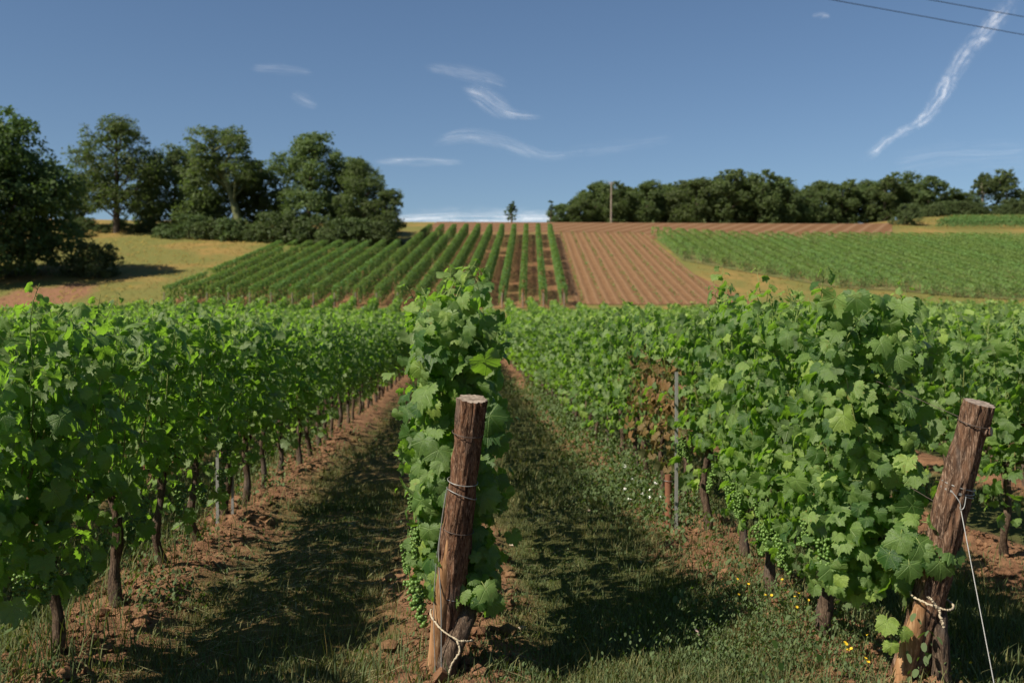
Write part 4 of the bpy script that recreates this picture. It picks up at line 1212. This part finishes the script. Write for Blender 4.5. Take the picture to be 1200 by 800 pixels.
spray(s3_, [((-.05, -.02, .04), (-.4, -.8, .5), (-.3, 0, -.9), .085, 0), ((.03, -.03, .02), (.1, -.9, .5), (.2, -.1, -.9), .095, 0), ((.08, -.03, -.05), (.3, -.8, .4), (.4, 0, -.8), .08, 0), ((-.02, -.04, -.07), (-.2, -.9, .3), (.1, 0, -1), .085, 0),
            ((.09, -.01, .10), (.4, -.6, .6), (.5, 0, -.5), .07, .2), ((-.09, .0, -.03), (-.6, -.7, .3), (-.4, 0, -.8), .075, 0), ((.02, .0, .12), (0, -.6, .8), (-.2, -.2, .4), .06, .4)],
      'cluster of leaves covering the lower left side of the leaning post', 16)
s2_ = at(1045, 740, 4.25)
spray(s2_, [((-.03, -.02, .05), (-.3, -.8, .5), (-.2, 0, -.9), .065, .7), ((.04, -.03, .01), (.2, -.8, .5), (.3, 0, -.9), .05, .6), ((-.01, -.02, -.05), (-.2, -.9, .3), (0, 0, -1), .05, .8)],
      'pale young leaves sprouting at the foot of the leaning post', 7)

# trellis wires
for row, y0, attach, nm in ((0, 4.5, (f0, A0), 'middle row'), (1, 4.3, (f1, A1), 'row of the leaning post'), (-1, 3.2, None, 'row left of the middle path')):
    for u, z, hn in ((.30, .62, 'lowest'), (.62, 1.0, 'middle'), (.93, 1.38, 'top')):
        a_ = attach[0] + attach[1] * min(u, .95) if attach else np.array([row_x(row), y0, z])
        ys = np.linspace(a_[1] + .3, 45, 40)
        pts = np.vstack([a_[None], np.stack([np.full(40, row_x(row)) , ys, H(row_x(row), ys) + z], -1)])
        acc = Acc(); Vv, Qq = tube(pts - a_, np.full(len(pts), .0013), 5); acc.add(Vv, Qq)
        o = acc.build('trellis_wire', M['dark_wire']); o.location = a_
        tag(o, '%s trellis wire running along the %s' % (hn, nm), 'wire')

# steel stakes in the rows
def stake(px, pyb, row, z1, label, w=.02, mat='steel', px_only=False):
    x = row_x(row)
    d = ray(px, pyb); Y = x / (d[0] / d[1])
    z = float(GZ(x, Y))
    acc = Acc()
    prof = np.array([(-w, -w * .6), (w, -w * .6), (w, w * .6), (w * .72, w * .6), (w * .72, -w * .3), (-w * .72, -w * .3), (-w * .72, w * .6), (-w, w * .6)])
    n = len(prof); V = np.vstack([np.column_stack([prof, np.full(n, -.15)]), np.column_stack([prof, np.full(n, z1)])])
    Qs = np.array([[k, (k + 1) % n, n + (k + 1) % n, n + k] for k in range(n)])
    acc.add(V, Qs); acc.add(V[n:][[0, 1, 4, 5]], np.array([[0, 1, 2, 3]]))
    o = acc.build('steel_stake', M[mat], smooth=False); o.location = (x, Y, z) if px_only else (1.67, 7.8, float(GZ(1.67, 7.8)))
    tag(o, label, 'stake')
    return o
st1 = stake(803, 622, 1, 1.24, 'tall grey steel stake in the right row beside the withered vine', .012)
stake(255, 622, -1, 1.4, 'grey steel stake between the trunks of the left row', .012, px_only=True)
st3 = stake(264, 618, -1, .42, 'shorter grey steel stake touching the taller one in the left row', .010, px_only=True)
st3.location.x += .06
# short reddish wooden stake
w_ = empty('wooden_stake', (st1.location.x - .055, st1.location.y + .05, float(GZ(st1.location.x, st1.location.y))))
tag(w_, 'short reddish wooden stake just left of the tall steel stake', 'stake')
acc = Acc(); capped(acc, np.array([[0, 0, -.1], [.004, 0, .2], [0, .005, .42]]), np.array([.030, .028, .027]), 10, .18, 4); acc.build('stake_shaft', M['rust_wood'], w_)
loop(w_, np.array([0, 0, .42]), .88, .033, M['wire'], .004)

# ------------------------------------------------------------------ grass, straw, weeds, clods, flowers
def blades(n, xs, ys, hts, wid, r, lean=.35, age=None):
    """curved grass blades as strips of two quads and a tip"""
    z = GZ(xs, ys); a_ = r.random(n) * 6.283; l = lean * (.4 + r.random(n))
    dirv = np.stack([np.cos(a_), np.sin(a_)], -1); per = np.stack([-dirv[:, 1], dirv[:, 0]], -1)
    Vv = np.zeros((n, 5, 3), np.float32)
    for k, (t, w) in enumerate(((0, 1.0), (.55, .8))):
        c = np.stack([xs, ys, z - .006], -1) + np.column_stack([dirv * (hts * l * t ** 1.8)[:, None], hts * t])
        off = np.column_stack([per * (wid * w * .5)[:, None], np.zeros(n)])
        Vv[:, 2 * k] = c - off; Vv[:, 2 * k + 1] = c + off
    Vv[:, 4] = np.stack([xs, ys, z], -1) + np.column_stack([dirv * (hts * l)[:, None], hts * (1 - .25 * l)])
    D = np.zeros((n, 5, 4), np.float32); D[..., 2] = r.random(n)[:, None]; D[..., 3] = (age if age is not None else np.zeros(n))[:, None]
    b = (np.arange(n) * 5)[:, None]
    return Vv.reshape(-1, 3), b + np.array([[0, 1, 3, 2]]), b + np.array([[2, 3, 4]]), D.reshape(-1, 4)

def add_blades(acc, *args, **kw):
    Vv, q, t, D = blades(*args, **kw)
    n0 = acc.n; acc.add(Vv, q, D); acc.f.append((t + n0).astype(np.int32)); acc.m.append(0)

def sample(r, n, x0, x1, y0, y1, bias=1.6):
    """more points close by"""
    u = r.random(n); y = y0 + (y1 - y0) * u ** bias
    return x0 + (x1 - x0) * r.random(n), y

r = np.random.default_rng(9)
acc = Acc()
for (n, x0, x1, y0, y1, bias, hmin, hmax, w) in ((230000, -3.2, 3.4, 3.6, 12, 1.6, .025, .08, .0032), (80000, -4.5, 5.5, 9, 30, 1.4, .05, .11, .008), (16000, -4, 4, 26, 78, 1.1, .08, .16, .02)):
    x, y = sample(r, n, x0, x1, y0, y1, bias)
    tc = r.integers(0, max(1, n // 45), n); tx, ty = x[:max(1, n // 45)].copy(), y[:max(1, n // 45)].copy(); inn = r.random(n) < .62
    sg = (.028 + .05 * r.random(len(tx)))[tc] * (1 + (y0 > 6)) * (1 + 2 * (y0 > 20))
    x = np.where(inn, tx[tc] + r.normal(0, 1, n) * sg, x); y = np.maximum(3.4, np.where(inn, ty[tc] + r.normal(0, 1, n) * sg, y))
    tsc = np.where(inn, (.7 + .9 * r.random(len(tx)) ** 2)[tc], .75)
    cov = fbm(x * 1.1, y * .9, 51, 3)
    green_right = sstep(-.3, .3, x)                        # the right path is greener than the left one
    keep = (r.random(n) > soil_mask(x, y) * .93) & (cov + r.random(n) * .22 > .45 - .13 * green_right)
    x, y, tsc = x[keep], y[keep], tsc[keep]; m_ = len(x)
    dry = (fbm(x * .9, y * .8, 61, 3) + r.normal(0, .12, m_) + .17 * (1 - sstep(-.3, .3, x))) > .51
    ht = (hmin + (hmax - hmin) * r.random(m_) ** 1.6) * (.7 + .9 * fbm(x * 2.3, y * 2.3, 71, 2)) * tsc
    add_blades(acc, m_, x, y, ht, np.full(m_, w) * r.uniform(.6, 1.4, m_), r, lean=.7, age=np.where(dry, r.uniform(.5, 1.0, m_), r.random(m_) * .2))
# ranker tufts: under the left row, in the right foreground, along the middle row's foot
for (cx, cy, sx, sy, n, h) in ((-2.5, 5.6, .4, 1.6, 2600, .32), (-2.3, 4.5, .35, .5, 1500, .34), (1.25, 4.75, .45, .5, 4200, .13), (1.5, 5.6, .35, .8, 3000, .15), (.15, 4.5, .3, .3, 700, .12), (-.55, 4.6, .4, .3, 800, .22),
                               (-2.6, 8.5, .4, 2.5, 2600, .3), (2.6, 6.5, .5, 1.2, 2200, .2), (2.3, 4.8, .5, .6, 2600, .14), (2.9, 5.6, .5, .7, 2600, .13), (-.9, 4.5, .45, .35, 2200, .09), (.75, 4.4, .5, .25, 1800, .10), (1.75, 8.5, .3, 2.0, 1500, .24)):
    x = cx + r.normal(0, sx, n); y = cy + r.normal(0, sy, n)
    k = (y > 3.7); x, y = x[k], y[k]; m_ = len(x)
    add_blades(acc, m_, x, y, .72 * h * (.35 + .8 * r.random(m_) ** 1.8), np.full(m_, .005) * r.uniform(.6, 1.5, m_), r, lean=.6, age=np.where(r.random(m_) < .22, r.uniform(.5, 1, m_), r.random(m_) * .3))
# a few tall stalks gone to seed
for (px, py) in ((440, 770), (450, 740), (405, 778), (478, 770), (462, 752), (495, 775), (385, 770), (745, 690), (700, 780), (20, 700), (50, 690), (35, 720)):
    p = hit(px, min(py + 20, 805)); k = 3
    add_blades(acc, k, p[0] + r.normal(0, .02, k), p[1] + r.normal(0, .02, k), r.uniform(.16, .30, k), np.full(k, .0036), r, lean=.3, age=r.uniform(.4, .8, k))
tag(acc.build('grass', M['grass']), kind='stuff')

acc = Acc()                                                # cut straw lying on the ground
n = 9000
x, y = sample(r, n, -2.1, 2.4, 3.7, 13, 1.7)
cov = fbm(x * .8, y * .8, 81, 3) + .18 * np.exp(-((x + 1.35) / .45) ** 2) + .12 * np.exp(-((y - 4.0) / .5) ** 2) * (x < 0)
k = cov + r.normal(0, .08, n) > .52; x, y = x[k], y[k]; n = len(x)
L = r.uniform(.04, .20, n); a_ = r.normal(.3, .9, n); w = r.uniform(.0016, .0036, n)
d = np.stack([np.cos(a_), np.sin(a_)], -1); pp = np.stack([-d[:, 1], d[:, 0]], -1)
e0 = np.stack([x, y], -1); e1 = e0 + d * L[:, None]
z0 = GZ(e0[:, 0], e0[:, 1]) + .008 + r.random(n) * .02; z1 = GZ(e1[:, 0], e1[:, 1]) + .008 + r.random(n) * .03
Vv = np.stack([np.column_stack([e0 - pp * w[:, None], z0]), np.column_stack([e0 + pp * w[:, None], z0]), np.column_stack([e1 + pp * w[:, None], z1]), np.column_stack([e1 - pp * w[:, None], z1])], 1)
D = np.zeros((n, 4, 4), np.float32); D[..., 2] = r.random(n)[:, None]
acc.add(Vv.reshape(-1, 3), (np.arange(n) * 4)[:, None] + np.arange(4)[None], D.reshape(-1, 4))
tag(acc.build('straw', M['straw']), kind='stuff')

acc = Acc()                                                # broad leaved weeds and clover
WL = []
for q in range(3):
    t = np.linspace(0, 2 * np.pi, 9)[:-1]
    P = np.stack([(.20 + .06 * q) * np.sin(t), .5 - .5 * np.cos(t)], -1)
    Vq = np.column_stack([P, .25 * np.abs(P[:, 0]) - .2 * P[:, 1] ** 2 * (1 + .3 * q)])
    WL.append((Vq.astype(np.float32), np.array([[7, 6, 5, 4, 3, 2, 1, 0]], np.int32)[:, ::1], P.astype(np.float32)))
def weeds(n, fx, fy, hmax, smin, smax, dens=4):
    px_, py_ = fx, fy
    k = np.repeat(np.arange(len(px_)), dens); m_ = len(k)
    X = px_[k] + r.normal(0, .035, m_); Y = py_[k] + r.normal(0, .035, m_)
    hh = hmax * (.4 + .6 * r.random(len(px_)))[k] * r.random(m_)
    P = np.stack([X, Y, GZ(X, Y) + .012 + hh], -1)
    a2 = r.random(m_) * 6.283
    nv = np.stack([.55 * np.cos(a2), .55 * np.sin(a2), .8 + 0 * a2], -1) + r.normal(0, .2, (m_, 3)); tv = np.stack([np.cos(a2), np.sin(a2), -.35 + 0 * a2], -1)
    put_leaves(acc, None, P, nv, tv, r.uniform(smin, smax, m_), r.random(m_), (r.random(m_) < .12) * .7, r, 0, WL)
n = 9500
x, y = sample(r, n, .1, 2.0, 3.8, 16, 1.4)
k = (fbm(x * 1.6, y * 1.4, 91, 3) + r.normal(0, .07, n) > .47); x, y = x[k], y[k]
weeds(len(x), x, y, .04, .006, .017)
n = 700
x, y = sample(r, n, -1.7, -.2, 3.9, 10, 1.4)
weeds(n, x, y, .04, .010, .024)
for (cx, cy, sx, sy, n, h, s0_, s1_w) in ((1.40, 4.85, .36, .40, 420, .20, .012, .032), (1.60, 5.6, .22, .6, 200, .16, .012, .03), (-2.15, 4.35, .18, .22, 45, .22, .025, .055), (-1.72, 5.9, .12, .15, 26, .24, .02, .05),
                                          (-1.9, 6.6, .2, .6, 14, .12, .02, .04), (-2.5, 6.5, .22, 1.5, 90, .22, .02, .045), (.22, 4.62, .13, .10, 22, .08, .015, .035), (1.70, 8.2, .15, .3, 70, .25, .02, .05), (1.5, 9.6, .3, .8, 160, .22, .02, .05),
                                          (2.2, 4.7, .4, .4, 70, .10, .015, .035), (1.75, 13, .22, 4.0, 420, .36, .03, .07), (1.72, 20, .22, 5.0, 420, .36, .05, .10), (1.62, 9.5, .2, 1.0, 200, .3, .03, .06), (-2.2, 10, .2, 3.0, 70, .2, .03, .05), (-2.4, 12, .4, 4, 260, .25, .03, .06)):
    weeds(n, cx + r.normal(0, sx, n), cy + r.normal(0, sy, n), h, s0_ * .7, s1_w * .7, 10)
tag(acc.build('weeds', M['weed']), kind='stuff')

acc = Acc()                                                # soil clods under the rows
n = 26000
x, y = sample(r, n, -4, 4, 3.6, 16, 1.6)
k = r.random(n) < soil_mask(x, y) ** 1.5; x, y = x[k], y[k]; n = len(x)
s = r.lognormal(-4.5, .6, n).clip(.004, .05)
jit = 1 + r.normal(0, .22, (n, 12, 1))
Vv = IV[None] * s[:, None, None] * jit * np.array([1, 1, .75]) + np.stack([x, y, GZ(x, y) + s * .35], -1)[:, None, :]
acc.add(Vv.reshape(-1, 3), (IF[None] + (np.arange(n) * 12)[:, None, None]).reshape(-1, 3))
tag(acc.build('soil_clods', M['ground'], smooth=False), kind='stuff')

acc = Acc()                                                # dry meadow grass on the far left slope and the tan strip
for (n, f) in ((8000, 'left'), (2000, 'strip'), (3500, 'ridge')):
    if f == 'left': x = r.uniform(-75, -14, n); y = r.uniform(84, 168, n); k = x < hx(20.3, y)
    elif f == 'strip': x = r.uniform(14, 62, n); y = r.uniform(90, 131, n); k = (x > hx(-8.9, y)) & (x < hx(-9, y) + np.maximum(0, 132 - y) * 1.35 + 1)
    else: x = r.uniform(60, 125, n); y = r.uniform(178, 214, n); k = x > np.array(xat(1045, 1.0)) * y
    x, y = x[k], y[k]; m_ = len(x)
    Z = H(x, y); ht = r.uniform(.10, .38, m_) * (.5 + fbm(x * .2, y * .2, 14, 2))
    P = np.stack([x, y, Z + ht * .45], -1); a2 = r.random(m_) * 6.283
    nv = np.stack([.7 * np.cos(a2) - .4, .7 * np.sin(a2) - .2, 1.0 + 0 * a2], -1); tv = np.stack([.3 * np.cos(a2), .3 * np.sin(a2), 1 + 0 * a2], -1)
    grn = fbm(x * .06, y * .09, 15, 3) + r.normal(0, .06, m_) > .46
    put_leaves(acc, None, P, nv, tv, ht * 1.1, np.clip(r.random(m_), 0, 1), grn * r.uniform(.5, 1, m_), r, 0, QUAD)
tag(acc.build('meadow_grass', M['meadow']), kind='stuff')

def flower(px, py, hgt, mat, label, group, rad=.009, name='wildflower', petals=9, cup=.3):
    p = hit(px, py)
    x, y = p[0], p[1]; z = float(GZ(x, y))
    root = empty(name, (x, y, z)); tag(root, label, 'flower', group)
    bx, by = RNG.normal(0, .03, 2)
    a = Acc(); V2, Q2 = tube(wire_pts([[0, 0, -.01], [bx * .4, by * .4, hgt * .5], [bx, by, hgt]], 4), np.full(9, .0016), 5)
    D = np.zeros((len(V2), 4), np.float32); D[:, 2] = .9; a.add(V2, Q2, D); a.build('stem', M['cane'], root)
    a = Acc()
    tl = RNG.normal(0, .35, 2); nz = norm(np.array([[tl[0] - .2, tl[1] - .55, 1.0]]))[0]; e1 = norm(np.cross(nz, [0, 1, 0])[None])[0]; e2 = np.cross(nz, e1); c = np.array([bx, by, hgt])
    for q in range(petals):
        th = q * 6.283 / petals; d1 = math.cos(th) * e1 + math.sin(th) * e2; s1v = -math.sin(th) * e1 + math.cos(th) * e2
        wv = rad * 2.6 / petals * 1.35
        a.add(np.array([c, c + d1 * rad * .6 + s1v * wv + nz * rad * cup * .5, c + d1 * rad + nz * rad * cup, c + d1 * rad * .6 - s1v * wv + nz * rad * cup * .5]), np.array([[0, 3, 2, 1]]))
    a.build('petals', mat, root, smooth=False)
    return root
rf = random.Random(8)
for q, (px, py) in enumerate([(866, 690), (878, 700), (858, 702), (912, 705), (926, 712), (938, 706), (915, 722), (958, 712), (902, 716), (946, 722), (932, 730), (1000, 778), (1008, 790), (988, 788), (1014, 765), (998, 800), (1012, 797), (985, 770), (948, 655), (930, 690), (1150, 785), (1052, 772)]):
    flower(px, min(py + 22, 812), rf.uniform(.09, .15), M['petal_yellow'], 'small yellow wildflower in the weeds before the full grapevine', 'yellow wildflowers in the right foreground', .0085)
for q, (px, py) in enumerate([(737, 573), (742, 580), (736, 586), (752, 582), (760, 590), (767, 587), (745, 592), (757, 596), (772, 600), (738, 597), (734, 566), (700, 525), (684, 512), (678, 520)]):
    flower(px, py, rf.uniform(.05, .10), M['petal_white'], 'white bindweed flower at the foot of the right row', 'white flowers at the foot of the right row', .024, petals=6, cup=.4)
pk = hit(819, 752); pz = float(GZ(pk[0], pk[1]))
a = Acc(); WLv = WL[0][0] * .05
a.add(WLv, WL[0][1][:, ::-1]); o = a.build('fallen_petal', M['petal_pink']); o.location = (pk[0], pk[1], pz + .05); o.rotation_euler = (.9, .2, .6)
tag(o, 'single pale pink petal lying in the grass of the right path', 'petal')
rs_ = random.Random(4)
for q, (px, py, s) in enumerate([(612, 742, .022), (600, 640, .018), (752, 655, .02), (690, 600, .016), (300, 700, .015), (1035, 785, .018)]):
    p = hit(px, py); z = float(GZ(p[0], p[1])); rq = np.random.default_rng(50 + q)
    a = Acc(); a.add(IV * s * (1 + rq.normal(0, .18, (12, 1))) * np.array([1.3, 1, .7]), IF); o = a.build('stone', M['stone'], smooth=False); o.location = (p[0], p[1], z + s * .3)
    tag(o, 'small pale stone lying on the vineyard soil', 'stone', 'pale stones on the vineyard soil')
